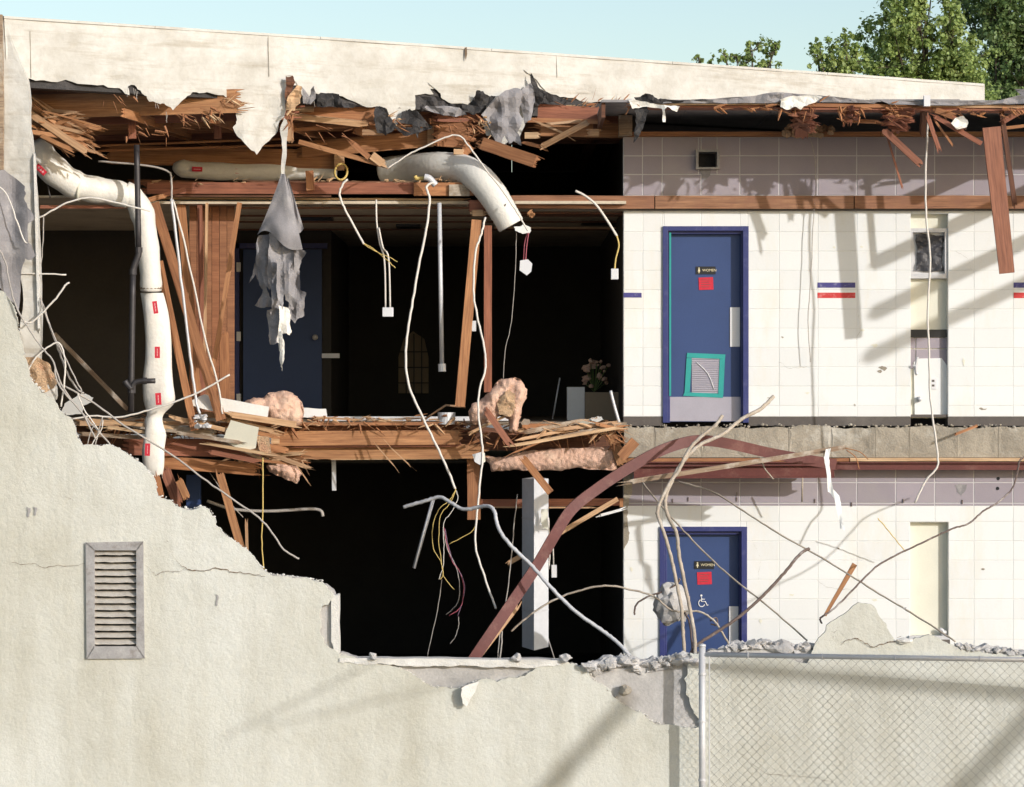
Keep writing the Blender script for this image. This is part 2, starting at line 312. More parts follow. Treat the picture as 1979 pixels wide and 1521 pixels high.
def slivers(mb, cx, cy, Y, n, ang, spread, L, w=0.012, area=(20, 8), dy=0.2):
    for _ in range(n):
        A = P(cx+R(-area[0], area[0]), cy+R(-area[1], area[1]), Y+R(-dy, dy)*0.5)
        an = math.radians(ang+R(-spread, spread)); ln = L*R(0.3, 1.1)
        d = Vector((math.cos(an), R(-0.5, 0.5), math.sin(an))).normalized()
        S = d.cross(Vector((0, -1, 0))).normalized(); N = S.cross(d); ww = w*random.choice((.3, .5, .8, 1.2, 2.2)); B = A+d*ln; mm = A+d*ln*0.5+S*R(-.04, .04)*ln
        vs = [A+S*ww/2, A-S*ww/2, A+N*ww/2, mm+S*ww/2, mm-S*ww/2, mm+N*ww/2, B+S*ww*.1, B-S*ww*.1, B+N*ww*.1]
        u = R(0, 40); uvq = [(u, 0), (u, ww), (u+ln, ww), (u+ln, 0)]
        mb.add(vs, [(0, 1, 4, 3), (1, 2, 5, 4), (2, 0, 3, 5), (3, 4, 7, 6), (4, 5, 8, 7), (5, 3, 6, 8), (6, 7, 8), (2, 1, 0)], [uvq]*6+[[(u, 0), (u, .01), (u+.01, 0)]]*2)
    return mb
def rag(pts, amp, depth=2, closed=False, seed=None):
    rs = random.Random(seed if seed is not None else 1); q = list(pts)
    for d in range(depth):
        out = []; n = len(q)
        for i in range(n if closed else n-1):
            a = q[i]; b = q[(i+1) % n]; out.append(a); L = math.hypot(b[0]-a[0], b[1]-a[1])
            if L > 4:
                k = min(amp, L*0.22)/(1.4**d); out.append(((a[0]+b[0])/2+rs.uniform(-k, k), (a[1]+b[1])/2+rs.uniform(-k, k)))
        if not closed: out.append(q[-1])
        q = out
    return q
def inside(x, y, poly):
    c = False; j = len(poly)-1
    for i in range(len(poly)):
        xi, yi = poly[i]; xj, yj = poly[j]
        if (yi > y) != (yj > y) and x < (xj-xi)*(y-yi)/(yj-yi)+xi: c = not c
        j = i
    return c
def sheet(outline, Yf, step, thick, holes=(), jit=0.3, back=None):
    """a plate of real thickness whose face follows an outline; Yf(px,py) gives depth"""
    poly = [tuple(p[:2]) for p in outline]; vs = [Vector(p) for p in poly]; n0 = len(vs); edges = [(i, (i+1) % n0) for i in range(n0)]
    for h in holes:
        b = len(vs); vs += [Vector(p) for p in h]; edges += [(b+i, b+(i+1) % len(h)) for i in range(len(h))]
    xs = [p[0] for p in poly]; ys = [p[1] for p in poly]; rs = random.Random(5)
    y = min(ys)+step*0.6
    while y < max(ys):
        x = min(xs)+step*0.6
        while x < max(xs):
            qx, qy = x+rs.uniform(-jit, jit)*step, y+rs.uniform(-jit, jit)*step
            if inside(qx, qy, poly) and not any(inside(qx, qy, h) for h in holes): vs.append(Vector((qx, qy)))
            x += step
        y += step
    V, E, F, *_ = delaunay_2d_cdt(vs, edges, [], 0, 1e-4)
    tris = []
    for f in F:
        cx = sum(V[i].x for i in f)/len(f); cy = sum(V[i].y for i in f)/len(f)
        if inside(cx, cy, poly) and not any(inside(cx, cy, h) for h in holes): tris.append(list(f))
    used = sorted({i for t in tris for i in t}); mp = {i: k for k, i in enumerate(used)}
    front = [P(V[i].x, V[i].y, Yf(V[i].x, V[i].y)) for i in used]; n = len(front)
    bk = [p+Vector((0, thick, 0)) for p in front]
    mb = MB(); tris = [[mp[i] for i in t] for t in tris]
    # orient faces to the camera (-Y)
    fs = []
    for t in tris:
        a, b, c = front[t[0]], front[t[1]], front[t[2]]
        if (b-a).cross(c-a).y > 0: t = t[::-1]
        fs.append(t)
    cnt = {}
    for t in fs:
        for i in range(len(t)):
            a, b = t[i], t[(i+1) % len(t)]; cnt[(a, b)] = 1
    side = [(b, a, n+a, n+b) for (a, b) in cnt if (b, a) not in cnt]
    mb.add(front+bk, fs+[[n+i for i in t[::-1]] for t in fs]+[list(q) for q in side]); return mb
def rock(mb, c, r, sub=1, sq=(1, 1, 0.8), ra=.75):
    import bmesh
    bm = bmesh.new(); bmesh.ops.create_icosphere(bm, subdivisions=sub, radius=1); off = Vector((R(0, 99), R(0, 99), R(0, 99)))
    vs = []
    for v in bm.verts:
        k = 1+ra*noise.noise(v.co*1.1+off)+0.3*noise.noise(v.co*3.1+off); vs.append(c+Vector((v.co.x*sq[0], v.co.y*sq[1], v.co.z*sq[2]))*r*k)
    fs = [[v.index for v in f.verts] for f in bm.faces]; bm.free(); mb.add(vs, fs); return mb
def cable(name, pts, rpx, mat, label, cat='cable', Y0=-0.5, Y1=None, group=None, sub=5, n=6, parent=None, wob=0.0, ends=None):
    k = mpp(Y0); mb = MB().tube(path(pts, Y0, Y1, sub, wob), rpx*k, n)
    return build(mb, name, mat, parent, label, cat if not parent else None, group, smooth=True)

# ------------------------------------------------------------------ ground and sky setting
g = MB(); g.add([(-600, -200, -0.65), (600, -200, -0.65), (600, 900, -0.65), (-600, 900, -0.65)], [(0, 1, 2, 3)])
build(g, 'ground', 'ground', kind='structure')

# ------------------------------------------------------------------ building shell (rooms behind)
XR = P(1205, 0, 0).x                                                 # left end of the block wall
def xat(px, Y): return P(px, 0, Y).x
def zat(py, Y): return P(0, py, Y).z
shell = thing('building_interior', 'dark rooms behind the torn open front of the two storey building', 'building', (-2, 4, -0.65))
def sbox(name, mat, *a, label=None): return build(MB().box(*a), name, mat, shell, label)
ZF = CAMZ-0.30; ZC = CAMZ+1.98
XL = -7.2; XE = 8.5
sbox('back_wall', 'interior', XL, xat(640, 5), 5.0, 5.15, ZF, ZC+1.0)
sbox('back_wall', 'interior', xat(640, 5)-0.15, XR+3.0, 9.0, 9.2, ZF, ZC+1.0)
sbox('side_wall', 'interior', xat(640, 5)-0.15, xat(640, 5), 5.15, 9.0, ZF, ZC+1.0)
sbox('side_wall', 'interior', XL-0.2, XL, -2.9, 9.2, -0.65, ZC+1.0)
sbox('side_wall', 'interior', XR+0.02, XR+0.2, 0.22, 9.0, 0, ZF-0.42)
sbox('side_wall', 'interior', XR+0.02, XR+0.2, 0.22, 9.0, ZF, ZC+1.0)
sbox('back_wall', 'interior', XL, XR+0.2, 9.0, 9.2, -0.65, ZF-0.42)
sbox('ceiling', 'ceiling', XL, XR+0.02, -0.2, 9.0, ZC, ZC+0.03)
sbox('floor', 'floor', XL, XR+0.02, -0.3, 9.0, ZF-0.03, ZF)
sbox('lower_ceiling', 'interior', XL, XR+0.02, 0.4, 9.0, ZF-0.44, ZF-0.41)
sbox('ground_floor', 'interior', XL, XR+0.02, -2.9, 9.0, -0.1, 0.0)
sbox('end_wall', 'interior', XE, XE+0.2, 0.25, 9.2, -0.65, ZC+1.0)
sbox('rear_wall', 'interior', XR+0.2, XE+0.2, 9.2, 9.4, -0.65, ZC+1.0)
# ceiling battens and grilles
for (py, Yq) in ((392, 0.0), (404, 1.4), (418, 2.6), (432, 4.2)):
    z = ZC-0.02; sbox('ceiling_batten', 'wood_dark', xat(460, Yq), xat(1204, Yq), Yq, Yq+0.06, z-0.02, z)
for (x0, x1, Yq) in ((560, 640, 1.9), (765, 812, 3.6), (1125, 1190, 2.9)):
    sbox('ceiling_grille', 'black_plastic', xat(x0, Yq), xat(x1, Yq), Yq, Yq+0.5, ZC-0.03, ZC)
# interior blue door
dr = thing('interior_door', 'dim blue door with round steel knob at the back of the upper room', 'door', P(540, 808, 4.9))
build(MB().pbox(470, 482, 622, 806, 4.93, 4.99), 'door_leaf', 'blue', dr)
build(MB().pbox(452, 470, 462, 806, 4.90, 4.99).pbox(452, 470, 632, 480, 4.90, 4.99), 'door_frame', 'blue_frame', dr)
build(MB().tube([P(609, 652, 4.93), P(609, 652, 4.85)], 0.035, 12), 'door_knob', 'galv', dr, smooth=True)
for y in (516, 650, 770): build(MB().pbox(457, y-9, 465, y+9, 4.86, 4.9), 'hinge', 'pale_plate', dr)
t = build(MB().pbox(622, 683, 656, 692, 4.9, 4.95), 'push_bar', 'pale_plate', dr)
# stored things in the dim right room
build(MB().pbox(1096, 748, 1130, 812, 2.2, 2.5), 'cardboard_box', 'pale_plate', None, 'tall pale box on the dim upper floor near the block wall', 'box')
build(MB().pbox(1131, 758, 1200, 812, 2.1, 2.6), 'cardboard_box', 'card', None, 'wide dark box on the dim upper floor right of the pale box', 'box')
fl = thing('flower_bunch', 'bunch of faded pink and white flowers standing on the wide dark box', 'flowers', P(1148, 758, 2.3))
mb = MB(); mbs = MB()
for i in range(26):
    c = P(1150+R(-22, 28), 722+R(-24, 26), 2.3+R(-.1, .1)); rock(mb, c, R(.02, .05), 1)
    mbs.tube([P(1148, 757, 2.3), c], 0.004, 4)
build(mb, 'blossoms', 'pink_wool', fl); build(mbs, 'stems', 'leaf_dark', fl)
cable('metal_stand', [(1068, 810), (1082, 730)], 1.6, 'galv', 'thin metal rod leaning in the dim room left of the boxes', 'rod', 2.0, sub=1)
cable('metal_tube', [(1180, 755), (1186, 780), (1198, 822)], 3, 'galv', 'shiny bent metal tube beside the left end of the block wall', 'tube', -0.1, sub=3, n=8)
# grille window far back
gw = thing('barred_opening', 'dim arched opening with bars far back in the upper room', 'window', P(800, 755, 8.9))
mb = MB(); mb.quadbox([(770, 760), (770, 690), (780, 655), (798, 640), (820, 655), (828, 690), (828, 760)], 8.95, 0.04); build(mb, 'pane', 'card', gw)
for x in (785, 800, 815): build(MB().pbox(x-1, 645, x+1, 760, 8.88, 8.93), 'bar', 'iron', gw)
for y in (680, 710, 740): build(MB().pbox(770, y-1, 828, y+1, 8.86, 8.88), 'bar', 'iron', gw)

# ------------------------------------------------------------------ painted block walls (Y = 0)
VX = [1205, 1242, 1280, 1355, 1430, 1505.3, 1580.5, 1655.8, 1731, 1806.5, 1882, 1957.5, 2033, 2108, 2184, 2260, 2335, 2410]
def sub_rect(r, h):
    x0, y0, x1, y1 = r; a0, b0, a1, b1 = h
    if a0 >= x1 or a1 <= x0 or b0 >= y1 or b1 <= y0: return [r]
    out = []
    if a0 > x0: out.append((x0, y0, a0, y1))
    if a1 < x1: out.append((a1, y0, x1, y1))
    m0, m1 = max(x0, a0), min(x1, a1)
    if b0 > y0: out.append((m0, y0, m1, b0))
    if b1 < y1: out.append((m0, b1, m1, y1))
    return out
_bm = {}
def block_mesh(w, h, mat, t=0.05, gp=0.003, c=0.003):
    key = (round(w, 4), round(h, 4), mat)
    if key in _bm: return _bm[key]
    a, b = w/2-gp, h/2-gp; d, e = a-c, b-c
    vs = [(-a, t, -b), (a, t, -b), (a, t, b), (-a, t, b), (-a, c, -b), (a, c, -b), (a, c, b), (-a, c, b), (-d, 0, -e), (d, 0, -e), (d, 0, e), (-d, 0, e)]
    fs = [(0, 1, 5, 4), (1, 2, 6, 5), (2, 3, 7, 6), (3, 0, 4, 7), (4, 5, 9, 8), (5, 6, 10, 9), (6, 7, 11, 10), (7, 4, 8, 11), (8, 9, 10, 11)]
    me = bpy.data.meshes.new('block'); me.from_pydata(vs, [], fs); me.materials.append(M[mat]); me.update(); _bm[key] = me; return me
def block_wall(root, rows, holes, mat, jmat, gp=0.003):
    for r0, r1 in zip(rows[:-1], rows[1:]):
        for x0, x1 in zip(VX[:-1], VX[1:]):
            rs = [(x0, r0, x1, r1)]
            for h in holes: rs = [q for r in rs for q in sub_rect(r, h)]
            for q in rs:
                if q[2]-q[0] < 3 or q[3]-q[1] < 3: continue
                a = P(q[0], q[3], 0); b = P(q[2], q[1], 0)
                me = block_mesh(b.x-a.x, b.z-a.z, mat, gp=gp); o = bpy.data.objects.new('block', me); COL.objects.link(o); o.parent = root
                o.location = Vector(((a.x+b.x)/2, R(-0.0012, 0.0012), (a.z+b.z)/2))-ORG[root.name]
    rs = [(VX[0], rows[0], VX[-1], rows[-1])]
    for h in holes: rs = [q for r in rs for q in sub_rect(r, h)]
    mb = MB()
    for q in rs: mb.pbox(q[0], q[1], q[2], q[3], 0.0035, 0.2)
    build(mb, 'mortar_core', jmat, root)
D1 = (1283, 439, 1445, 817); N1 = (1760, 413, 1832, 806); D2 = (1277, 1020, 1442, 1400); N2 = (1759, 1009, 1833, 1245)
VT = (1350, 293, 1386, 323)
up = thing('painted_block_wall', 'white painted block wall of the upper storey with blue door and recess', 'wall', P(1600, 820, 0))
rows_u = [404, 448, 485.5, 522.7, 560, 597.3, 634.7, 672, 709, 746.5, 783.8, 805]
block_wall(up, rows_u, [D1, N1], 'white_paint', 'joint_white', .0022)
fr = thing('lavender_block_wall', 'lavender speckled block band above the timber rail with a square vent', 'wall', P(1600, 380, 0))
block_wall(fr, [265, 301, 337, 378], [VT], 'lavender', 'joint_lav', 0.005)
lw = thing('painted_block_wall', 'white painted block wall of the lower storey with blue accessible door', 'wall', P(1600, 1400, 0))
block_wall(lw, [978, 1008, 1045.5, 1083, 1120, 1157.6, 1197, 1236, 1275, 1313, 1350, 1400], [D2, N2], 'white_paint', 'joint_white', .0022)
lf = thing('lavender_block_wall', 'lavender block band of the lower storey under the dark red steel beam', 'wall', P(1600, 980, 0))
block_wall(lf, [893, 932.5, 972.5, 978], [], 'lavender', 'joint_lav', 0.005)
# base course, stripes
mb = MB()
for x0, x1 in ((1205, 1281), (1447, 1760), (1832, 2410)): mb.pbox(x0, 805, x1, 823, -0.006, 0.2)
build(mb, 'cove_base', 'dark_base', up)
for x0, x1, y0, y1, mt in ((1205, 1240, 565.5, 575, 'blue_stripe'), (1580, 1653, 546, 556, 'blue_stripe'), (1580, 1653, 565.5, 576, 'red_stripe'), (1959, 2032, 546, 556, 'blue_stripe'), (1959, 2032, 565.5, 576, 'red_stripe')):
    build(MB().quadbox([(x0, y0), (x1, y0+R(-.5, .5)), (x1, y1), (x0, y1)], -0.0035, 0.004), 'paint_stripe', mt, up, 'blue painted stripe' if mt[0] == 'b' else 'red painted stripe')
for x, y, w, h in ((1612, 478, 7, 5), (1665, 477, 8, 4), (1667, 638, 10, 5), (1562, 640, 5, 3)):
    build(MB().quadbox([(x-w/2, y), (x, y-h/2), (x+w/2, y), (x+1, y+h/2)], -0.003, 0.003), 'glue_spot', 'ivory', up)
for x, y in ((1929, 925), (1928, 944)):
    build(MB().tube([P(x, y, 0.002), P(x, y, -0.004)], 0.018, 12), 'hole', 'black_plastic', lf)
build(MB().quadbox(rag([(1845, 938), (1856, 935), (1869, 936), (1866, 948), (1858, 958), (1849, 950)], 3, 2, True, 3), -0.003, 0.002), 'stain', 'felt', lf)
build(MB().quadbox(rag([(1352, 328), (1375, 328), (1372, 340), (1362, 350), (1356, 338)], 2, 1, True, 3), -0.003, 0.002), 'stain', 'felt', fr)
for (x, y, w, h, wl_, mt) in ((1706, 712, 9, 5, up, 'slab'), (1700, 718, 5, 3, up, 'slab'), (1652, 783, 2, 3, up, 'slab'), (1690, 668, 7, 3, up, 'ivory'), (1512, 652, 3, 2, up, 'slab'), (1488, 770, 6, 2, up, 'slab'), (1862, 700, 3, 8, up, 'ivory'), (1900, 790, 8, 2, up, 'slab'), (1560, 760, 6, 2, up, 'ivory'), (1620, 1060, 3, 2, lw, 'slab'), (1530, 1150, 5, 2, lw, 'ivory'), (1470, 1200, 3, 6, lw, 'ivory'), (1900, 1100, 4, 2, lw, 'slab'), (1690, 1160, 6, 2, lw, 'ivory'), (1220, 1100, 3, 5, lw, 'ivory')):
    build(MB().quadbox(rag([(x-w, y-h*.3), (x-w*.2, y-h), (x+w, y-h*.2), (x+w*.3, y+h)], 2, 2, True, int(x)), -0.0032, 0.002), 'scuff', mt, wl_)
def wcrack(pts, w, seed, par_, Yc=-0.0034):
    q = rag(pts, 3.0, 3, False, seed); mb = MB()
    for (ax, ay), (bx2, by2) in zip(q[:-1], q[1:]):
        k = w*R(.4, 1); mb.add([P(ax, ay-k*.5, Yc), P(bx2, by2-k*.5, Yc), P(bx2+k*.3, by2+k*.5, Yc), P(ax+k*.3, ay+k*.5, Yc)], [(0, 1, 2, 3)])
    build(mb, 'hairline_crack', 'slab', par_)
wcrack([(1656, 598), (1662, 640), (1655, 672), (1660, 700)], .7, 2, up); wcrack([(1505, 700), (1530, 712), (1560, 709)], .6, 3, up); wcrack([(1846, 485), (1870, 500), (1882, 540)], .6, 4, up); wcrack([(1578, 1120), (1600, 1135), (1650, 1140)], .6, 5, lw); wcrack([(1453, 1040), (1470, 1080), (1466, 1120)], .6, 6, lw)
# nail holes and rusty pins along the lower band
for x, y in ((1424, 965), (1300, 968), (1575, 968), (1646, 975), (1746, 968), (1860, 970), (1424, 955), (1330, 965)): build(MB().quadbox([(x-1, y-4), (x+1, y-4), (x+.7, y+4), (x-.7, y+4)], -0.012, 0.01), 'rusty_pin', 'rebar_dark', lf)
# ragged brown paint edge at left end of lower wall
build(MB().quadbox([(1205, 900)]+rag([(1225, 900), (1222, 950), (1214, 990), (1217, 1030), (1207, 1060)], 3, 3, False, 8)+[(1205, 1060)], -0.004, 0.002), 'mortar_smear', 'slab', lw)

# doors --------------------------------------------------------------
def text(body, size, loc, mat, parent, name='lettering'):
    cu = bpy.data.curves.new('t', 'FONT'); cu.body = body; cu.size = size; cu.extrude = 0.0006; cu.align_x = 'CENTER'; cu.align_y = 'CENTER'
    o = bpy.data.objects.new('t', cu); COL.objects.link(o); bpy.context.view_layer.update()
    me = bpy.data.meshes.new_from_object(o); bpy.data.objects.remove(o)
    ob = bpy.data.objects.new(name, me); me.materials.clear(); me.materials.append(M[mat]); COL.objects.link(ob)
    ob.rotation_euler = (math.pi/2, 0, 0); ob.parent = parent; ob.location = Vector(loc)-ORG[parent.name]; return ob
def person_icon(mb, x, y, Y, h):
    mb.tube([P(x, y-h*0.38, Y), P(x, y-h*0.38, Y-0.002)], h*0.13*mpp(Y), 8)
    mb.quadbox([(x-h*.1, y-h*.24), (x+h*.1, y-h*.24), (x+h*.22, y+h*.2), (x-h*.22, y+h*.2)], Y-0.001, 0.002)
    mb.quadbox([(x-h*.08, y+h*.2), (x+h*.08, y+h*.2), (x+h*.06, y+h*.5), (x-h*.06, y+h*.5)], Y-0.001, 0.002)
def door(x0, x1, y0, y1, label, sx, sy, lower):
    d = thing('blue_door', label, 'door', P((x0+x1)/2, y1, 0.1))
    f = MB(); fw = 10
    for a in ((x0, y0, x0+fw, y1), (x1-fw-1, y0, x1, y1)): f.pbox(*a, -0.025, 0.15)
    f.pbox(x0+fw, y0, x1-fw-1, y0+9, -0.024, 0.15)
    f.pbox(x0+fw, y0+9, x0+fw+4, y1, 0.03, 0.15); f.pbox(x1-fw-5, y0+9, x1-fw-1, y1, 0.03, 0.15); f.pbox(x0+fw+4, y0+9, x1-fw-5, y0+15, 0.03, 0.15)
    build(f, 'door_frame', 'blue_frame', d, bevel=0.003)
    lx0, lx1, ly0 = x0+fw+2, x1-fw-3, y0+12
    leaf = build(MB().pbox(lx0, ly0, lx1, y1-2, 0.10, 0.145), 'door_leaf', 'blue', d)
    sg = build(MB().pbox(sx-19, sy-7.5, sx+19, sy+7.5, 0.092, 0.1), 'door_sign', 'black_plastic', d)
    tx = text('WOMEN', 0.038, P(sx+7, sy, 0.0905), 'gold', sg); m2 = MB(); person_icon(m2, sx-13, sy, 0.0915, 11); build(m2, 'woman_symbol', 'gold', sg)
    nb = build(MB().quadbox([(sx-14, sy+14), (sx+14, sy+13), (sx+15, sy+37), (sx-13, sy+38)], 0.094, 0.004), 'red_notice', 'red_paper', d)
    m3 = MB()
    for k in range(4): m3.pbox(sx-9, sy+18+k*4.5, sx+9-2*(k % 2), sy+18.8+k*4.5, 0.0925, 0.0938)
    build(m3, 'notice_lines', 'dark_base', nb)
    return d, leaf, (lx0, lx1, ly0)
d1, leaf1, (lx0, lx1, ly0) = door(1281, 1447, 437, 817, 'upper blue door with teal taped louvre and WOMEN sign in white block wall', 1364, 522.5, False)
build(MB().pbox(lx0, 767, lx1, 814, 0.094, 0.10), 'kick_plate', 'steel_plate', d1)
build(MB().pbox(1411, 594, 1430, 670, 0.088, 0.10), 'push_plate', 'pale_plate', d1)
build(MB().pbox(1293.5, 449, 1297, 765, 0.022, 0.028), 'teal_paint_edge', 'teal', d1)
tp = [[(1328, 682), (1402, 685), (1401, 694), (1327, 691)], [(1323, 758), (1398, 761), (1397, 769), (1320, 765)], [(1327, 692), (1337, 692), (1333, 758), (1323, 758)], [(1391, 694), (1401, 694), (1398, 761), (1388, 761)]]
mb = MB()
for q in tp: mb.quadbox(q, 0.088, 0.006)
build(mb, 'teal_tape', 'teal', d1)
lv = build(MB().pbox(1337, 692, 1391, 760, 0.095, 0.0995), 'louvre_panel', 'steel_plate', d1)
for k in range(16):
    y = 694+k*4.1; m2 = MB(); a = P(1338, y, 0.09); b = P(1390, y+0.3, 0.09)
    m2.add([a, b, b+Vector((0, .006, -.012)), a+Vector((0, .006, -.012))], [(0, 1, 2, 3)]); m2.add([a, b, b+Vector((0, .006, .002)), a+Vector((0, .006, .002))], [(3, 2, 1, 0)])
    build(m2, 'louvre_slat', 'steel_plate', lv)
cable('scratch', [(1346, 700), (1368, 722), (1380, 752)], 0.7, 'white_mark', None, parent=d1, Y0=0.086, sub=3)
d2, leaf2, (lx0, lx1, ly0) = door(1275, 1444, 1018, 1400, 'lower blue door with wheelchair symbol and WOMEN sign behind bent rebar', 1361, 1092, True)
build(MB().pbox(1409, 1172, 1427, 1245, 0.088, 0.10), 'push_plate', 'pale_plate', d2)
m2 = MB(); wx, wy, Yq = 1357, 1161, 0.094
m2.tube([P(wx-1.5, wy-10, Yq), P(wx-1.5, wy-10, Yq-.003)], 2.1*mpp(0), 10)
m2.tube(path([(wx-1.5, wy-7), (wx-1, wy+1.5), (wx+6, wy+1.5), (wx+9.5, wy+9), (wx+12, wy+8)], Yq, sub=1), 1.05*mpp(0), 5)
m2.tube(path([(wx-1.5, wy-3), (wx+5, wy-3)], Yq, sub=1), .9*mpp(0), 5)
m2.tube(path([(wx-3, wy-2), (wx-7, wy+3), (wx-5, wy+10), (wx+1, wy+11), (wx+5, wy+7)], Yq, sub=5), 1.0*mpp(0), 5)
build(m2, 'wheelchair_symbol', 'white_mark', d2)

# vent box in the lavender band
vb = thing('wall_vent', 'square dark metal vent box in the lavender blocks', 'vent', P(1368, 327, 0))
m2 = MB()
for a in ((1345, 289, 1391, 293), (1345, 323, 1391, 327), (1345, 293, 1350, 323), (1386, 293, 1391, 323)): m2.pbox(*a, -0.07, 0.18)
build(m2, 'vent_frame', 'vent_metal', vb); build(MB().pbox(1348, 291, 1388, 325, 0.185, 0.205), 'duct_back', 'felt_black', vb)  # back coloured black for the shade inside the vent
# fountain recesses
n1 = thing('fountain_recess', 'tall narrow recess of the upper wall with capped pipes and black window', 'alcove', P(1796, 806, 0.2))
def niche(root, x0, y0, x1, y1, dep=0.10, m='ivory'):
    a = P(x0, y1, 0); b = P(x1, y0, 0); w = 0.012; rec = MB()
    rec.box(a.x-w, b.x+w, dep, dep+0.03, a.z-w, b.z+w)
    build(rec, 'recess_lining', m, root)
niche(n1, *N1)
Yn = 0.082
m2 = MB()
for a in ((1757, 441, 1833, 449), (1757, 529, 1833, 538), (1757, 449, 1764, 529), (1826, 449, 1834, 529)): m2.pbox(*a, 0.022, 0.097)
build(m2, 'window_frame', 'galv', n1)
m2 = sheet(rag([(1769, 453), (1824, 455), (1822, 490), (1824, 524), (1770, 523), (1772, 490)], 3, 3, True, 4), lambda x, y: 0.057+0.02*noise.noise(Vector((x*.08, y*.12, 3))), 4, 0.004)
build(m2, 'black_sheeting', 'glass_black', n1); build(MB().pbox(1764, 449, 1826, 529, 0.082, 0.092), 'window_pane', 'galv', n1)
build(MB().pbox(1757, 637, 1834, 652, 0.072, 0.100), 'dark_strip', 'black_plastic', n1)
for k, (x0, x1) in enumerate(((1757, 1769), (1771, 1834))):
    for y0, y1 in ((653, 673), (675, 712)): build(MB().pbox(x0, y0, x1, y1, 0.084, 0.101), 'wall_tile', 'lavender', n1)
build(MB().quadbox([(1768, 804), (1766, 700), (1774, 693), (1820, 692), (1830, 706), (1831, 804)], 0.074, 0.02), 'plaster_patch', 'white_paint', n1)
m2 = MB().tube(path([(1764, 707), (1770, 706), (1772, 695), (1773, 690)], -0.028, -0.028), 0.016, 8).tube(path([(1770, 707), (1771, 720), (1773, 724)], -0.028), 0.02, 8)
build(m2, 'faucet_valve', 'galv', n1, smooth=True); build(MB().pbox(1797, 731, 1810, 752, 0.062, 0.074), 'outlet_plate', 'pale_plate', n1)
for y in (736, 745): build(MB().pbox(1801, y-2, 1806, y+2, 0.059, 0.063), 'socket', 'dark_base', n1)
build(MB().tube([P(1777, 771, 0.072), P(1777, 771, -0.028)], 0.028, 10), 'pipe_stub', 'galv', n1, smooth=True)
build(MB().pbox(1757, 801, 1834, 806, 0.02, 0.092), 'recess_base', 'dark_base', n1)
n2 = thing('fountain_recess', 'plain cream recess of the lower wall with dark sill at its foot', 'alcove', P(1796, 1245, 0.2))
niche(n2, *N2); build(MB().pbox(1757, 1236, 1836, 1260, -0.02, 0.062), 'dark_sill', 'dark_base', n2)
build(MB().pbox(1757, 1229, 1836, 1236, -0.03, 0.082), 'sill_ledge', 'galv', n2)
build(MB().tube(path([(1822, 1228), (1822, 1219), (1816, 1216)], 0.03), 0.02, 8).tube([P(1818, 1222, .03), P(1829, 1222, .03)], 0.02, 8), 'tap', 'galv', n2, smooth=True)

# timber rail along the wall, ledger under the slab, concrete band, steel beam
rail = thing('timber_rail', 'long stained horizontal timber rail between lavender band and white wall', 'beam', P(1500, 404, -0.1))
xs = [945, 1265, 1650, 2030, 2410]
for a, b in zip(xs[:-1], xs[1:]):
    plank('rail_board', (a+1, 391, -0.06), (b-1, 391, -0.06), 25, 0.09, 'ledger', rail, brk=(0, 0))
build(MB().pbox(1000, 403.5, 2410, 407, -0.05, 0.0), 'flashing_strip', 'dark_base', rail)
sill = thing('timber_plate', 'thin timber plate capping the lavender block band below the torn roof', 'beam', P(1600, 265, 0))
plank('plate_board', (1216, 260.5, 0.03), (1700, 260.5, 0.03), 9, 0.2, 'wood', sill, brk=(1, 0)); plank('plate_board', (1701, 260.5, 0.03), (2410, 260.5, 0.03), 9, 0.2, 'wood', sill, brk=(0, 0))
band = thing('concrete_slab_edge', 'stained concrete slab edge running between the two storeys', 'slab', P(1600, 886, -0.05))
bx = [1206, 1264, 1356, 1440, 1524, 1606, 1692, 1758, 1850, 1930, 2020, 2110, 2210, 2310, 2410]
for i, (a, b) in enumerate(zip(bx[:-1], bx[1:])):
    top = rag([(a+.25, 824+R(0, 3)), (b-.25, 824+R(0, 3))], 3, 4, False, i); yo = R(-.003, .003)
    m2 = sheet(top+[(b-.25, 884), (a+.25, 884)], lambda x, y: -0.08+0.014*noise.noise(Vector((x*.05, y*.05, 1))), 11, 0.28)
    build(m2, 'slab_block', 'slab', band)
build(MB().pbox(1206, 830, 2410, 884, -0.05, 0.25), 'slab_core', 'slab', band)
m2 = MB()
for _ in range(130): rock(m2, P(R(1206, 1979), R(820, 827), R(-.08, -.02)), R(.006, .022), 1)
build(m2, 'crumbs', 'slab', band, kind='stuff')
plank('ledger_strip', (1206, 888.5, -0.12), (1640, 888.5, -0.12), 6.5, 0.1, 'wood', band, brk=(0, 0)); plank('ledger_strip', (1642, 888, -0.12), (2410, 888, -0.12), 6.5, 0.1, 'wood_pale', band, brk=(0, 0))
def ibeam(mb, A, B, h, w, t=0.018, roll=0, sect='I'):
    X = (B-A).normalized(); N = Vector((0, -1, 0)); N = (N-X*N.dot(X)).normalized(); S = N.cross(X)
    def sl(c, a, b):
        vs = [p+c+S*sa*a/2+N*sb*b/2 for p in (A, B) for sa, sb in ((1, 1), (-1, 1), (-1, -1), (1, -1))]
        mb.add(vs, [(0, 1, 2, 3)[::-1], (4, 5, 6, 7)]+[(i, (i+1) % 4, 4+(i+1) % 4, 4+i) for i in range(4)])
    sl(S*(h/2-t/2), t, w); sl(-S*(h/2-t/2), t, w); sl(N*(-w/2+t/2) if sect == 'C' else Vector(), h-2*t-0.001, t)
m2 = MB(); ibeam(m2, P(1206, 900, -0.16), P(2410, 901, -0.16), 15*mpp(0), 0.09, 0.012); 
build(m2, 'steel_beam', 'red_steel', None, 'dark red steel beam lying along the foot of the concrete slab edge', 'beam')
m2 = MB(); ibeam(m2, P(1225, 912, -0.35), P(1612, 910, -0.42), 26*mpp(-.4), 0.12, 0.014)
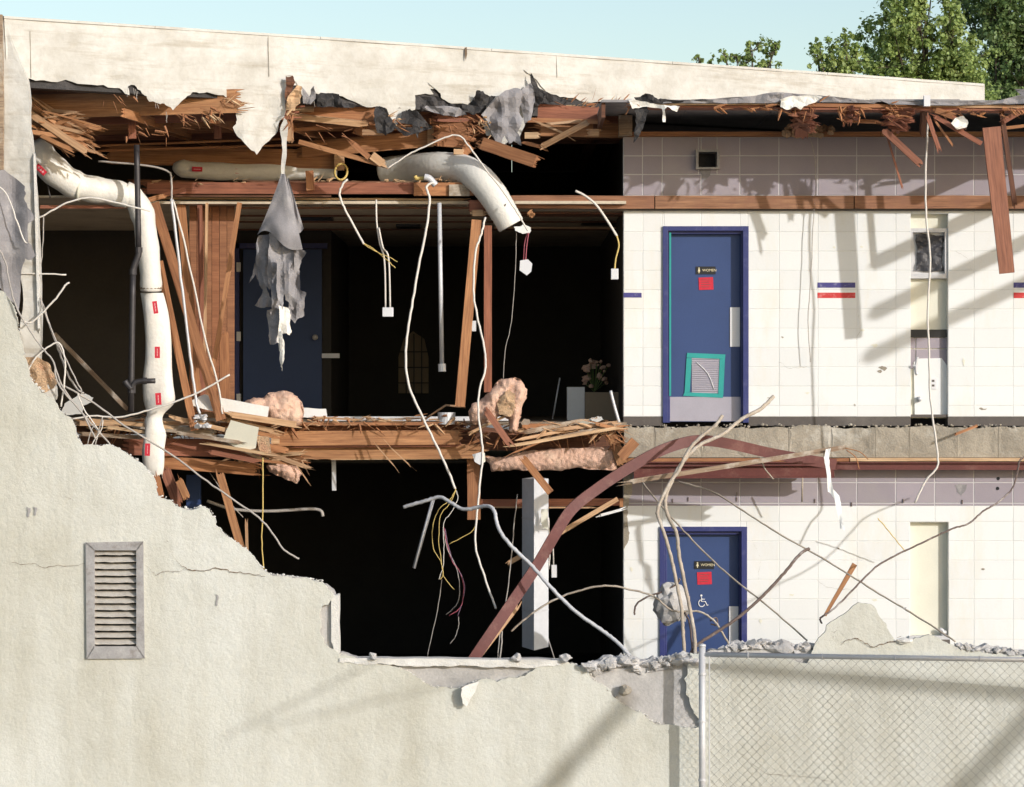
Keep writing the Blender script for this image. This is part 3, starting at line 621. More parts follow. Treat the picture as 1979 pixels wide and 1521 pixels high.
build(m2, 'steel_beam', 'red_steel', None, 'deeper dark red steel beam hanging loose in front of the lower lavender band', 'beam')

# ------------------------------------------------------------------ parapet (runs back to the right) with torn membrane
XA = (5-CX)*29/FPX; XB = (1903-CX)*35.3/FPX; MS = 6.3/(XB-XA)
def dY(px, off=0.0):
    k = (px-CX)/FPX; return (29-MS*XA)/(1-MS*k)-32+off
par = thing('parapet', 'long pale weathered parapet with its torn roofing sheet hanging in rags', 'parapet', P(900, 200, 0))
top = [(8, 32), (300, 51), (620, 72), (950, 95), (1300, 120), (1600, 141), (1903, 163)]
bot = [(1903, 215), (1500, 212), (1300, 212), (1235, 205), (1215, 222), (1195, 203), (1160, 196), (1130, 197), (1090, 187), (1058, 182), (1040, 158), (1030, 150), (1020, 142), (1012, 134), (1018, 150), (1024, 172), (1020, 200), (1016, 232), (1003, 276), (985, 268), (972, 280), (955, 268), (940, 262), (932, 238), (938, 210), (945, 190), (932, 182), (922, 172), (912, 196), (904, 202), (872, 200), (852, 188), (848, 178), (826, 158), (838, 182), (802, 184), (802, 212), (784, 212), (776, 232), (766, 243), (752, 226), (738, 206), (700, 204), (662, 186), (640, 180), (610, 180), (607, 166), (598, 186), (586, 190), (574, 162), (566, 146), (552, 146), (552, 170), (549, 226), (538, 244), (520, 272), (496, 299), (472, 276), (450, 246), (458, 232), (455, 200), (432, 184), (400, 178), (372, 178), (350, 196), (334, 213), (318, 200), (300, 198), (288, 196), (274, 180), (264, 168), (256, 164), (247, 168), (250, 184), (236, 174), (200, 164), (150, 162), (120, 156), (85, 155), (50, 151), (50, 200), (52, 240), (8, 255)]
def fY(x, y):
    yt = 32+(x-8)*131/1895; lim = 140+(x-8)*0.022; b = dY(x); h = max(0, y-lim)
    return b+0.015*noise.noise(Vector((x*.012, y*.04, 1)))+(h*0.002*noise.noise(Vector((x*.02, y*.014, 5)))+h*0.0005)
mb = sheet(top+rag(bot, 3.2, 2, False, 11), fY, 9, 0.012)
build(mb, 'roofing_sheet', 'cap_sheet', par, smooth=False)
# solid core of parapet behind
q = [(9, 34), (1902, 165), (1902, 200), (9, 150)]
a = [P(x, y, dY(x, 0.02)) for x, y in q]; b = [P(x, y, dY(x, 0.25)) for x, y in q]
b = [Vector((p.x-0.12, p.y+0.2, p.z)) for p in a]
mb = MB(); mb.add(a+b, [(0, 1, 2, 3), (7, 6, 5, 4), (0, 4, 5, 1), (1, 5, 6, 2), (2, 6, 7, 3), (3, 7, 4, 0)]); build(mb, 'parapet_wall', 'cap_sheet', par)
q = [(9, 146), (1902, 196)]
zb = HR_ = CAMZ+2.73+.2
a = [P(x, y, dY(x, 0.05)) for x, y in q]; a = [a[0], a[1], Vector((a[1].x, a[1].y, zb)), Vector((a[0].x, a[0].y, zb))]; b = [Vector((p.x-0.1, p.y+0.16, p.z)) for p in a]
mb = MB(); mb.add(a+b, [(0, 1, 2, 3), (7, 6, 5, 4), (0, 4, 5, 1), (1, 5, 6, 2), (2, 6, 7, 3), (3, 7, 4, 0)]); build(mb, 'gap_shade_sheet', 'felt_black', par)  # black sheet added for the shade seen through the torn gaps
# coping lip
mb = MB()
for (x0, y0), (x1, y1) in zip(top[:-1], top[1:]):
    A = [P(x0, y0-1.2, dY(x0, -0.015)), P(x1-.8, y1-1.2, dY(x1-.8, -0.015)), P(x1-.8, y1+3.5, dY(x1-.8, -0.015)), P(x0, y0+3.5, dY(x0, -0.015))]
    B = [Vector((p.x-0.13, p.y+0.24, p.z)) for p in A]; m2 = MB(); m2.add(A+B, [(0, 1, 2, 3), (7, 6, 5, 4), (0, 4, 5, 1), (1, 5, 6, 2), (2, 6, 7, 3), (3, 7, 4, 0)]); build(m2, 'coping', 'cap_sheet', par)
for x, y0, y1 in ((58, 60, 150), (518, 66, 148), (1075, 108, 150)):
    build(MB().tube([P(x, y0, dY(x, -.004)), P(x+2, y1, dY(x, -.006))], 0.0035, 4), 'sheet_seam', 'slab', par)
build(MB().quadbox([(899, 92), (902, 91), (903, 104), (900, 117), (898, 104)], dY(900, -.03), 0.01), 'crack', 'crack', par)

# left pilaster (end return of front wall)
pil = thing('corner_pilaster', 'narrow pale stained pilaster standing at the left edge below the parapet', 'column', P(30, 900, -3.0))
o1 = [(-60, 28)]+[(6, 30)]+rag([(52, 152), (56, 210), (60, 262), (66, 340), (72, 420), (76, 520), (78, 640), (76, 700)], 2, 2, False, 2)+rag([(76, 700), (104, 740), (106, 772), (70, 790), (40, 760), (38, 640), (44, 560), (8, 420), (6, 320)], 4, 2, False, 5)+[(-60, 300)]
build(sheet(o1, lambda x, y: -2.98+0.01*noise.noise(Vector((x*.05, y*.05, 0))), 10, 0.14), 'plaster_face', 'cap_sheet', pil)
build(MB().quadbox([(-60, 26), (4, 28), (7, 210), (6, 330), (-60, 330)], -3.04, 0.05), 'side_board', 'wood_old', pil)
plank('edge_trim', (67, 300, -3.0), (76, 640, -3.0), 4, 0.05, 'plaster', pil, brk=(1, 1), sl=.05)

# roof: deck, joists, splinters ------------------------------------------------
roof = thing('broken_roof', 'smashed roof framing of splintered red brown joists and planks under the parapet', 'roof', (0, 2, CAMZ+2.7))
HR = CAMZ+2.73
def jw(name, a, b, w, t=0.045, mat='wood_red', brk=(0, 1), sl=.1, **k): return plank(name, a, b, w, t, mat, roof, brk=brk, sl=sl, **k)
# roof deck sheets above the joists (left area lies behind the parapet line)
for i in range(16):
    x0 = XL+i*0.9; x1 = x0+0.895
    if x1 < XR: yf = min(dY(CX+FPX*x1/32)+0.3, 0.2)
    else: yf = R(-1.42, -1.30)
    if x0 > XE: break
    rz = 0.2 if x1 >= XR else 0.26
    if x1 >= XR and x1-XR < .9: build(MB().box(x0+.002, x0+.04, yf+.05, 9.3, HR+.05, HR+.199), 'roof_deck', 'wood_dark', roof); build(MB().box(x0-.04, x0+.001, .25, 9.3, HR+.05, HR+.259), 'roof_deck', 'wood_dark', roof)
    build(MB().box(x0, x1, yf, 9.3, HR+rz, HR+rz+.025), 'roof_deck', 'felt' if x1 >= XR else 'wood_dark', roof)
# long joists under the left half, receding
for (Y, x0, x1, zb, mt) in ((-1.75, 50, 470, 0.02, 'wood'), (-1.2, 54, 560, 0.0, 'wood_red'), (-0.6, 56, 700, 0.0, 'wood'), (0.0, 56, 830, 0.0, 'wood'), (0.6, 60, 925, -0.01, 'wood_red'), (1.2, 60, 1205, 0.0, 'wood_dark'), (1.8, 70, 1205, 0, 'wood_dark')):
    za = HR+zb; ym = CY-(za+0.12-CAMZ)/mpp(Y); w = 0.235/mpp(Y)
    jw('joist', (x0, ym+5, Y), (x1, ym-7, Y), w, mat=mt, brk=(0, 1), sl=.16)
for x, Y in ((255, -1.5), (420, -0.9), (560, -.3), (330, .3), (690, .3)):
    jw('blocking', (x, 232, Y), (x+1, 268, Y), 14, mat='wood_red', brk=(0, 0))
    z = HR+0.01; mb = MB(); a = Vector((xat(x, Y), Y-.8, z)); b = Vector((xat(x, Y)+.4, Y+1.6, z)); board_mesh(mb, a, b, .09, .03, 0, (1, 1)); build(mb, 'cross_batten', 'wood', roof)
# the lower deep beam over the duct; sunlit joist ends are put in as paler wood
jw('joist', (205, 299, 0.5), (664, 309, 0.2), 36, .05, 'wood', brk=(1, 0))
build(MB().pbox(646, 297, 665, 329, 0.1, 0.16), 'lit_joist_end', 'wood_pale', roof)
jw('joist', (575, 290, .2), (836, 268, .1), 31, .05, 'wood', (1, 0)); build(MB().pbox(826, 243, 838, 283, 0.03, 0.08), 'lit_joist_end', 'wood_pale', roof)
jw('joist', (556, 216, -.9), (738, 222, -.8), 34, .05, 'wood', (0, 1)); build(MB().pbox(553, 206, 606, 216, -.98, -.93), 'lit_joist_end', 'wood_pale', roof)
jw('split_strip', (556, 224, -1.0), (706, 240, -.95), 11, .04, 'wood_pale', (0, 1), roll=.4)
jw('split_strip', (560, 252, -.7), (720, 240, -.7), 7, .03, 'wood', (0, 1)); jw('blocking', (700, 256, -.5), (742, 256, -.5), 11, .05, 'wood_pale', (0, 0))
jw('lit_joist_end', (559, 238, -.95), (561, 275, -.95), 13, .05, 'wood_pale', (0, 1), sl=.03)
jw('joist', (838, 256, -.1), (912, 262, -.1), 52, .05, 'wood', (1, 1)); jw('joist', (835, 225, -.2), (960, 228, 0), 20, .05, 'wood_red', (1, 1))
jw('fallen_stick', (578, 274, -.9), (742, 320, -1.0), 9, .04, 'wood', (0, 1)); jw('fallen_stick', (676, 272, -1.0), (722, 312, -1.0), 11, .05, 'wood', (1, 1)); jw('fallen_stick', (716, 298, -1.02), (742, 318, -1.02), 16, .05, 'wood_pale', (1, 1), sl=.04)
plank('broken_plank', (928, 276, -.6), (1040, 314, -.9), 24, .05, 'wood', None, 'thick orange plank sticking down below the grey rag and beside the flexible duct', 'board', brk=(1, 1), sl=.06)
plank('broken_plank', (1046, 284, -.7), (1137, 236, -.5), 11, .03, 'wood_pale', None, 'short sunlit splintered plank slanting up right of the grey rag', 'board', brk=(1, 1), sl=.04)
jw('joist', (1030, 214, .2), (1218, 226, .2), 28, .05, 'wood_red', (1, 0)); jw('joist', (1036, 248, .3), (1218, 252, .3), 30, .05, 'wood', (1, 0)); jw('joist', (1010, 232, .1), (1180, 236, .1), 9, .04, 'wood', (1, 1))
jw('split_strip', (1036, 235, -.1), (1100, 262, -.2), 4, .02, 'wood_pale', (1, 1)); jw('split_strip', (1055, 240, -.3), (1130, 233, -.2), 5, .02, 'wood_pale', (1, 1))
jw('blocking', (1010, 275, -.3), (1050, 285, -.3), 7, .03, 'wood', (1, 1)); jw('blocking', (1014, 262, -.2), (1042, 262, -.2), 12, .03, 'wood_pale', (0, 1), sl=.03)
jw('blocking', (1136, 256, -.05), (1160, 257, -.05), 14, .05, 'wood_pale', (1, 1), sl=.03)
build(MB().pbox(1196, 222, 1222, 262, -.12, .1), 'beam_end', 'wood_old', roof)
jw('blocking', (895, 286, -.2), (905, 300, -.2), 30, .04, 'wood', (1, 1), sl=.03); jw('blocking', (877, 293, -.25), (897, 294, -.25), 10, .04, 'wood_pale', (0, 1), sl=.02)
for (x0, x1, y) in ((190, 560, 276), (180, 640, 286)): jw('split_strip', (x0, y+6, -.2), (x1, y-8, .1), 4, .02, 'wood', (1, 1))
# splinter bundles
mb = MB()
for i in range(44):
    t0 = i/44; A = P(R(54, 90), 195+R(0, 70), -1.9+R(-.3, .3)); B = P(120+R(0, 84), 225+R(0, 78), -1.9+R(-.3, .3)); board_mesh(mb, A, B, R(.010, .05), R(.004, .02), R(-.6, .6), (0, 1), .09, 2, R(-.03, .03))
build(mb, 'lath_bundle', 'wood', roof, kind='stuff')
mb = MB()
for i in range(16):
    A = P(R(54, 70), 175+R(0, 80), -1.95+R(-.2, .2)); B = P(100+R(0, 92), 215+R(0, 85), -2.0+R(-.2, .2)); board_mesh(mb, A, B, R(.01, .035), R(.006, .014), R(-.5, .5), (0, 1), .1, 2, R(-.03, .03))
build(mb, 'lath_bundle', 'wood_pale', roof, kind='stuff')
plank('broken_plank', (56, 218, -2.1), (172, 297, -2.2), 13, .04, 'wood_pale', None, 'long pale plank slanting down under the splintered lath at upper left', 'board', brk=(0, 1), sl=.08)
mb = MB()
for (x, y, n, an, sp, L, ar) in ((230, 190, 7, -70, 40, .14, (30, 8)), (400, 210, 12, -50, 60, .16, (50, 14)), (440, 195, 8, 0, 40, .16, (25, 6)), (560, 240, 14, -90, 50, .12, (6, 30)), (640, 250, 9, -20, 40, .16, (60, 14)), (740, 240, 14, 20, 60, .14, (35, 16)), (870, 235, 14, -60, 60, .12, (50, 14)), (930, 250, 20, 180, 50, .14, (16, 24)), (1100, 205, 26, 20, 60, .14, (70, 12)), (1170, 212, 26, 10, 60, .16, (36, 14)), (1200, 205, 20, 40, 70, .12, (12, 10)), (300, 250, 14, -60, 60, .12, (60, 20)), (365, 228, 8, -40, 30, .18, (26, 8))):
    slivers(mb, x, y, dY(x, -.05), n, an, sp, L, area=ar)
build(mb, 'splinters', 'wood', roof, kind='stuff')
mb = MB()
for (x, y, n, an, sp, L, ar) in ((395, 225, 7, -45, 30, .16, (30, 10)), (445, 196, 10, 10, 40, .14, (20, 6)), (560, 215, 8, 10, 40, .12, (10, 10)), (745, 235, 12, 30, 50, .12, (25, 12)), (1140, 210, 22, 10, 60, .14, (60, 12)), (940, 245, 12, 200, 50, .1, (10, 24)), (900, 240, 8, -30, 50, .1, (40, 14))):
    slivers(mb, x, y, dY(x, -.08), n, an, sp, L, w=.010, area=ar)
build(mb, 'splinters', 'wood_pale', roof, kind='stuff')
# black tar felt shreds
felts = [([(552, 148), (566, 146), (570, 160), (562, 178), (554, 200), (550, 185)], 'wood_dark'), ([(552, 214), (556, 186), (575, 164), (584, 168), (580, 200), (570, 214)], 'wood_pale'), ([(582, 166), (598, 186), (607, 166), (610, 190), (600, 202), (586, 200)], 'felt'), ([(608, 178), (655, 182), (662, 200), (700, 206), (665, 208), (612, 206)], 'felt_black'), ([(726, 206), (744, 208), (757, 230), (766, 244), (745, 262), (728, 256), (722, 232)], 'felt_black'), ([(770, 240), (776, 216), (792, 210), (806, 214), (836, 244), (830, 250), (812, 244), (808, 268), (796, 240)], 'felt_black'), ([(800, 184), (846, 186), (862, 200), (904, 202), (936, 206), (915, 222), (905, 214), (880, 216), (822, 212), (804, 222)], 'felt_black'), ([(826, 204), (888, 208), (902, 222), (880, 226), (850, 220), (820, 212)], 'felt'), ([(920, 176), (934, 176), (946, 186), (958, 186), (944, 202), (926, 206), (918, 196)], 'felt_black'), ([(1026, 140), (1040, 168), (1056, 180), (1050, 194), (1038, 206), (1030, 176)], 'felt_black'), ([(1034, 168), (1058, 178), (1092, 192), (1120, 200), (1070, 196), (1036, 204), (1028, 228), (1016, 232), (1018, 200)], 'felt_black'), ([(1004, 176), (1026, 160), (1034, 196), (1026, 232), (1014, 240), (1008, 210)], 'felt'), ([(760, 244), (806, 246), (836, 248), (812, 256), (780, 262)], 'felt_black')]
for i, (o, mt) in enumerate(felts):
    yy = dY(sum(p[0] for p in o)/len(o), -0.10-.01*i % .05)
    build(sheet(rag(o, 2.5, 2, True, i), lambda x, y, yy=yy, i=i: yy+0.07*noise.noise(Vector((x*.06, y*.06, i*3.3))), 7, 0.006), 'tar_felt_shred', mt, roof)
# grey shredded membrane rag by the duct
o = [(930, 222), (958, 190), (975, 176), (1000, 170), (1010, 185), (1004, 214), (1012, 230), (1000, 256), (1008, 282), (992, 272), (984, 278), (976, 262), (966, 280), (956, 270), (948, 250), (940, 232)]
build(sheet(rag(o, 3, 2, True, 9), lambda x, y: dY(970, -.16)+0.09*noise.noise(Vector((x*.05, y*.04, 7))), 7, 0.006), 'torn_membrane', 'felt', None, 'grey torn roofing rag hanging beside the orange plank above the flexible duct', 'roofing rag')
# threads
mb = MB()
for x, y in ((300, 200), (303, 198), (321, 216), (324, 222), (262, 172), (266, 176), (258, 170), (606, 190), (978, 276), (952, 270), (247, 168)):
    p = P(x, y, dY(x, -.02)); mb.tube([p, p+Vector((R(-.02, .02), 0, -R(.04, .12)))], .0022, 4)
build(mb, 'threads', 'cable_dirty', par, kind='stuff')

# right half of the roof edge
re_ = thing('roof_edge', 'torn overhanging roof edge with broken rafters above the lavender band', 'roof', P(1600, 240, -1.2))
def rp(name, a, b, w, t=.045, mat='wood_red', brk=(0, 1), sl=.1, **k): return plank(name, a, b, w, t, mat, re_, brk=brk, sl=sl, **k)
rp('deck_edge', (1224, 201, -1.38), (1510, 200, -1.38), 5, .03, 'wood_pale', (1, 1)); rp('deck_edge', (1512, 202, -1.36), (1770, 206, -1.36), 7, .03, 'wood', (1, 1)); rp('deck_edge', (1772, 204, -1.36), (2200, 209, -1.36), 6, .03, 'wood_pale', (1, 0))
rp('deck_board', (1230, 206, -1.2), (1500, 207, -1.2), 8, .3, 'wood_red', (1, 1)); rp('deck_board', (1500, 210, -1.2), (2200, 214, -1.2), 8, .3, 'wood_red', (1, 1))
def felt_strip(o, mt, Y, name='roofing_felt', amp=2.5, s=3, z=.05, lab=None):
    return build(sheet(rag(o, amp, 2, True, s), lambda x, y: Y+z*noise.noise(Vector((x*.04, y*.08, s))), 8, 0.01), name, mt, re_, lab)
felt_strip([(1225, 188), (1245, 182), (1262, 184), (1272, 192), (1290, 192), (1380, 192), (1290, 200), (1235, 200)], 'felt_black', -1.44, s=2)
felt_strip([(1380, 191), (1450, 186), (1500, 178), (1516, 179), (1512, 190), (1500, 199), (1400, 200), (1280, 200), (1284, 196)], 'felt', -1.44, s=4, amp=1)
felt_strip([(1514, 179), (1580, 184), (1700, 194), (1690, 200), (1560, 196), (1506, 198)], 'felt', -1.40, s=5, amp=1)
felt_strip([(1700, 193), (1850, 197), (1930, 194), (1979, 182), (2060, 178), (2060, 196), (1979, 200), (1850, 204), (1720, 202)], 'felt', -1.42, s=6, amp=1)
felt_strip([(1960, 172), (2080, 170), (2080, 186), (1975, 184)], 'felt', -1.2, s=6, amp=1)
felt_strip([(1508, 192), (1540, 186), (1590, 187), (1576, 198), (1560, 204), (1548, 212), (1536, 206), (1520, 212), (1508, 206)], 'white_wrap', -1.5, 'membrane_scrap', s=7)
felt_strip([(1838, 238), (1846, 228), (1862, 224), (1870, 232), (1868, 246), (1850, 250)], 'white_wrap', -1.52, 'membrane_scrap', s=8)
felt_strip([(1222, 196), (1250, 202), (1256, 214), (1246, 238), (1236, 262), (1224, 276), (1230, 240), (1226, 214)], 'felt_black', -1.46, s=9)
felt_strip([(1212, 190), (1240, 196), (1262, 200), (1290, 204), (1314, 206), (1308, 216), (1290, 206), (1284, 212), (1286, 236), (1281, 236), (1279, 210), (1250, 206), (1222, 210)], 'white_wrap', -1.5, 'membrane_scrap', s=10, amp=1.5)
for (a, b, w, mt) in (((1552, 205, -1.3), (1548, 264, -.7), 26, 'wood_red'), ((1640, 205, -1.3), (1636, 240, -1.2), 22, 'wood_red'), ((1738, 205, -1.3), (1734, 256, -1.0), 24, 'wood_red'), ((1785, 212, -1.2), (1783, 262, -.6), 10, 'wood_dark')):
    rp('rafter_end', a, b, w, .05, mt, (0, 1), sl=.08)
for (x0, x1, y0, y1, n) in ((1535, 1575, 212, 258, 26), (1625, 1655, 205, 232, 22), (1712, 1760, 208, 252, 26)):
    mb = MB()
    for _ in range(n):
        A = P(x0+R(-10, 4), R(y0, y1)-6, -1.2+R(-.1, .1)); B = P(x1+R(-14, 6), R(y0, y1), -1.4+R(-.1, .1)); board_mesh(mb, A, B, R(.015, .05), R(.008, .02), R(-.5, .5), (1, 1), .05, 2)
    build(mb, 'split_fibres', 'wood_red', re_, kind='stuff')
for (a, b, w, mt, lab) in (((1628, 233, -1.0), (1702, 236, -1.3), 7, 'wood', None), ((1800, 210, -1.35), (1850, 228, -1.42), 12, 'wood', None), ((1842, 226, -1.4), (1862, 246, -1.45), 9, 'wood_red', None), ((1930, 240, -1.3), (1979, 212, -1.3), 10, 'wood_red', None), ((1925, 250, -1.1), (1990, 242, -1.1), 6, 'wood', None)):
    rp('broken_rafter', a, b, w, .04, mt, (1, 1))
mb = MB()
for (x, y, n, an, sp, L, ar) in ((1230, 205, 14, 200, 60, .1, (20, 6)), (1430, 208, 24, -10, 30, .14, (60, 4)), (1545, 205, 30, -40, 80, .14, (40, 10)), (1640, 215, 24, -30, 80, .12, (24, 14)), (1735, 215, 26, -20, 60, .12, (24, 16)), (1860, 215, 20, -20, 50, .12, (40, 8)), (1950, 215, 24, -20, 50, .12, (30, 8))):
    slivers(mb, x, y, -1.4, n, an, sp, L, area=ar)
build(mb, 'splinters', 'wood', re_, kind='stuff')
mb = MB()
for _ in range(40): rock(mb, P(R(1520, 1610), R(244, 262), R(-.3, .1)), R(.02, .06), 1)
build(mb, 'loose_insulation', 'yellow_wool', re_, kind='stuff')
# hanging boards of the right roof edge
plank('hanging_plank', (1916, 246, -1.38), (1946, 528, -1.42), 35, .04, 'wood_red', None, 'wide dark red plank hanging from the roof edge over the white wall', 'plank', brk=(0, 0), taper=.82)
plank('hanging_plank', (1935, 212, -1.25), (1962, 400, -1.3), 9, .03, 'wood_dark', None, 'thin dark strip hanging behind the wide red plank at far right', 'plank', brk=(0, 1))
plank('hanging_splinter', (1706, 250, -1.3), (1782, 320, -1.5), 13, .04, 'wood_red', None, 'thick splintered stick pointing down right in front of the lavender band', 'board', brk=(1, 1), sl=.07)
plank('hanging_splinter', (1716, 268, -1.3), (1745, 367, -1.35), 4, .015, 'wood_red', None, 'thin sliver hanging straight below the thick splintered stick on the lavender band', 'board', brk=(1, 1), sl=.07)
plank('hanging_splinter', (1793, 225, -1.35), (1816, 293, -1.4), 8, .03, 'wood_red', None, 'reddish splinter hanging just right of the long pale cable at the roof edge', 'board', brk=(1, 1), sl=.07)
plank('hanging_splinter', (1806, 232, -1.35), (1842, 282, -1.4), 4, .02, 'wood', None, 'thin orange splinter hanging second right of the long pale cable', 'board', brk=(1, 1), sl=.05)
plank('hanging_splinter', (1802, 222, -1.35), (1897, 278, -1.45), 9, .03, 'wood_red', None, 'long slanting rafter piece reaching from the pale cable to the wide hanging plank', 'board', brk=(1, 0), sl=.07)

# ------------------------------------------------------------------ upper floor edge, left of block wall
flr = thing('broken_floor', 'torn upper floor edge with splintered joists and shredded subfloor', 'floor', P(700, 900, -.3))
def fp(name, a, b, w, t=.045, mat='wood', brk=(1, 1), sl=.1, **k): return plank(name, a, b, w, t, mat, flr, brk=brk, sl=sl, **k)
fp('subfloor_edge', (150, 818, -.6), (420, 818, -.6), 9, .4, 'wood_pale'); fp('subfloor_edge', (420, 820, -.55), (905, 818, -.5), 6, .3, 'wood'); fp('subfloor_edge', (1000, 822, -.5), (1203, 826, -.5), 8, .4, 'wood')
build(MB().pbox(612, 805, 1000, 813, 0.4, 0.5), 'floor_strip', 'pale_plate', flr)
fp('subfloor_layer', (420, 828, -.42), (905, 828, -.42), 15, .05, 'wood_red'); fp('subfloor_layer', (140, 830, -.5), (430, 832, -.5), 16, .05, 'wood_dark')
fp('joist', (528, 848, -.62), (893, 845, -.6), 28, .05, 'wood', (0, 1), sl=.08); build(MB().pbox(524, 836, 540, 858, -.66, -.645), 'lit_joist_end', 'wood_pale', flr)
fp('joist', (560, 858, -.58), (893, 856, -.56), 14, .05, 'wood_red', (1, 1))
fp('joist', (520, 874, -.5), (940, 872, -.5), 28, .05, 'wood', (0, 1)); fp('joist', (240, 862, -.7), (520, 868, -.6), 34, .05, 'wood_red', (1, 1)); fp('joist', (300, 892, -.6), (505, 908, -.7), 24, .05, 'wood', (1, 1), sl=.14)
fp('joist', (860, 850, -.2), (1190, 852, -.2), 40, .05, 'wood_dark', (1, 0)); fp('joist', (1180, 836, -.55), (1204, 900, -.5), 20, .06, 'wood', (1, 1), sl=.06)
fp('joist', (150, 850, -.4), (290, 858, -.4), 30, .05, 'wood_dark', (1, 1)); fp('blocking', (630, 886, -.5), (895, 884, -.5), 6, .04, 'wood_pale', (1, 1)); 
for (a, b, w, mt) in (((255, 820, -.8), (420, 838, -.9), 14, 'wood_old'), ((390, 800, -.8), (500, 812, -.9), 11, 'wood_pale'), ((430, 810, -.9), (536, 834, -.95), 9, 'wood_pale'), ((480, 862, -.9), (596, 904, -1.05), 8, 'wood_pale'), ((460, 850, -.85), (560, 872, -.9), 12, 'wood'), ((420, 850, -.85), (540, 900, -.9), 7, 'wood_old'), ((1000, 850, -.9), (1110, 828, -.7), 6, 'wood_pale'), ((1010, 860, -.9), (1190, 822, -.7), 7, 'wood_old'), ((900, 824, -.8), (1000, 838, -.8), 8, 'wood_dark'), ((540, 874, -.7), (590, 886, -.9), 10, 'wood')):
    fp('splintered_board', a, b, w, .03, mt)
for (a, b, w, mt) in (((170, 812, -1.0), (330, 826, -1.1), 7, 'wood_pale'), ((200, 824, -1.0), (300, 838, -1.1), 6, 'wood_pale'), ((150, 838, -.9), (280, 846, -.95), 8, 'wood_old'), ((330, 806, -.95), (450, 834, -1.0), 8, 'wood_pale'), ((340, 836, -.95), (470, 856, -1.0), 7, 'wood_old'), ((440, 800, -1.0), (580, 822, -1.05), 12, 'wood_pale'), ((450, 826, -.9), (540, 846, -.98), 8, 'wood'), ((395, 856, -.9), (520, 878, -1.0), 6, 'wood_pale'),
        ((400, 872, -.9), (500, 892, -1.0), 9, 'wood_red'), ((450, 884, -.9), (580, 898, -1.0), 5, 'wood'), ((520, 880, -.8), (588, 876, -.9), 7, 'wood_pale'), ((600, 806, -.6), (700, 812, -.62), 4, 'wood_pale'), ((700, 812, -.6), (820, 808, -.62), 4, 'wood_old'), ((905, 838, -.9), (985, 800, -.9), 5, 'wood_pale'), ((985, 862, -.95), (1198, 826, -.8), 6, 'wood_pale'), ((1010, 836, -.8), (1130, 812, -.7), 9, 'wood_old'), ((1080, 830, -.8), (1196, 816, -.7), 7, 'wood_pale'), ((990, 876, -.9), (1060, 848, -.9), 4, 'wood'), ((937, 790, -1.0), (988, 862, -1.05), 13, 'wood_red'), ((1150, 818, -.8), (1204, 832, -.75), 7, 'wood')):
    fp('splintered_board', a, b, w, .025, mt)
for (a, b) in (((725, 858), (765, 904)), ((752, 862), (795, 902)), ((560, 880), (598, 935)), ((575, 870), (590, 905))):
    fp('thin_splinter', (*a, -.75), (*b, -.85), 2.2, .01, 'wood_pale', (1, 1))
mb = MB()
for (x0, x1, y, n, L) in ((300, 520, 835, 50, .22), (440, 600, 890, 26, .2), (150, 300, 822, 40, .2), (540, 900, 815, 80, .14), (900, 1020, 845, 24, .2), (1000, 1200, 835, 44, .2), (1180, 1210, 850, 20, .12)):
    for _ in range(n): slivers(mb, R(x0, x1), y, -.65, 1, random.choice((0, 180, -30, -60, 200, -90)), 30, L, area=(1, 12))
build(mb, 'splinters', 'wood', flr, kind='stuff')
mb = MB()
for (x0, x1, y, n, L) in ((300, 520, 828, 60, .2), (440, 590, 885, 30, .2), (150, 300, 818, 30, .2), (540, 900, 814, 60, .14), (900, 1200, 828, 90, .18)):
    for _ in range(n): slivers(mb, R(x0, x1), y, -.7, 1, random.choice((0, 180, -20, 200)), 30, L, w=.014, area=(1, 8))
build(mb, 'splinters', 'wood_pale', flr, kind='stuff')
# paper / ply shreds lying on the floor edge at right
for i in range(34):
    cx, cy = R(985, 1195), R(808, 846); cy = 846-(cx-985)*0.06-R(0, 30) if cx > 1080 else R(815, 852)
    w, h = R(14, 42), R(4, 10); o = [(cx-w/2, cy), (cx-w/4, cy-h/2), (cx+w/3, cy-h/2-2), (cx+w/2, cy+1), (cx+w/4, cy+h/2), (cx-w/3, cy+h/2)]
    Yq = R(-.75, -.4); sl_ = R(-.02, .02)
    mb = sheet(rag(o, 3, 2, True, i), lambda x, y: Yq+(y-cy)*sl_, 6, 0.004)
    build(mb, 'paper_shred', random.choice(('wood_pale', 'ivory', 'wood_old', 'white_wrap')), flr)
# mixed rubbish as distinct pale panels
def panel(pts, mat, Y, lab, t=.02, name='scrap_board', cat='panel', tilt=0.0):
    cy = sum(p[1] for p in pts)/len(pts)
    return build(sheet(rag(pts, 1.2, 2, True, 3), lambda x, y: Y+tilt*(y-cy), 12, t), name, mat, None, lab, cat)
panel([(358, 780), (395, 762), (520, 786), (516, 810), (440, 800), (400, 792)], 'white_wrap', -.95, 'long white panel scrap lying behind the leaning studs on the floor edge', tilt=-.004)
panel([(446, 812), (500, 826), (494, 866), (478, 872), (430, 852)], 'ivory', -1.0, 'square cream board tipped over the floor edge below the leaning studs', tilt=.002)
panel([(520, 786), (582, 788), (630, 790), (632, 808), (570, 806)], 'white_paint', -.5, 'white strip of board behind the left insulation lump', tilt=0)
panel([(125, 780), (148, 766), (158, 760), (172, 764), (180, 768), (176, 778), (160, 784), (158, 800), (134, 802), (118, 796)], 'white_paint', -2.2, 'crumpled white box scrap caught in wires above the stucco edge', tilt=.003)
mc = MB().tube([P(863, 820, -.62), P(863, 797, -.62)], 17*mpp(-.6), 18); cn = build(mc, 'metal_can', 'galv', None, 'short grey metal can standing on the floor edge by the middle post', 'can', smooth=False)
panel([(496, 842), (520, 844), (524, 876), (512, 880), (500, 868)], 'yellow_wool', -.98, 'tan kraft scrap hanging below the cream board', t=.02)
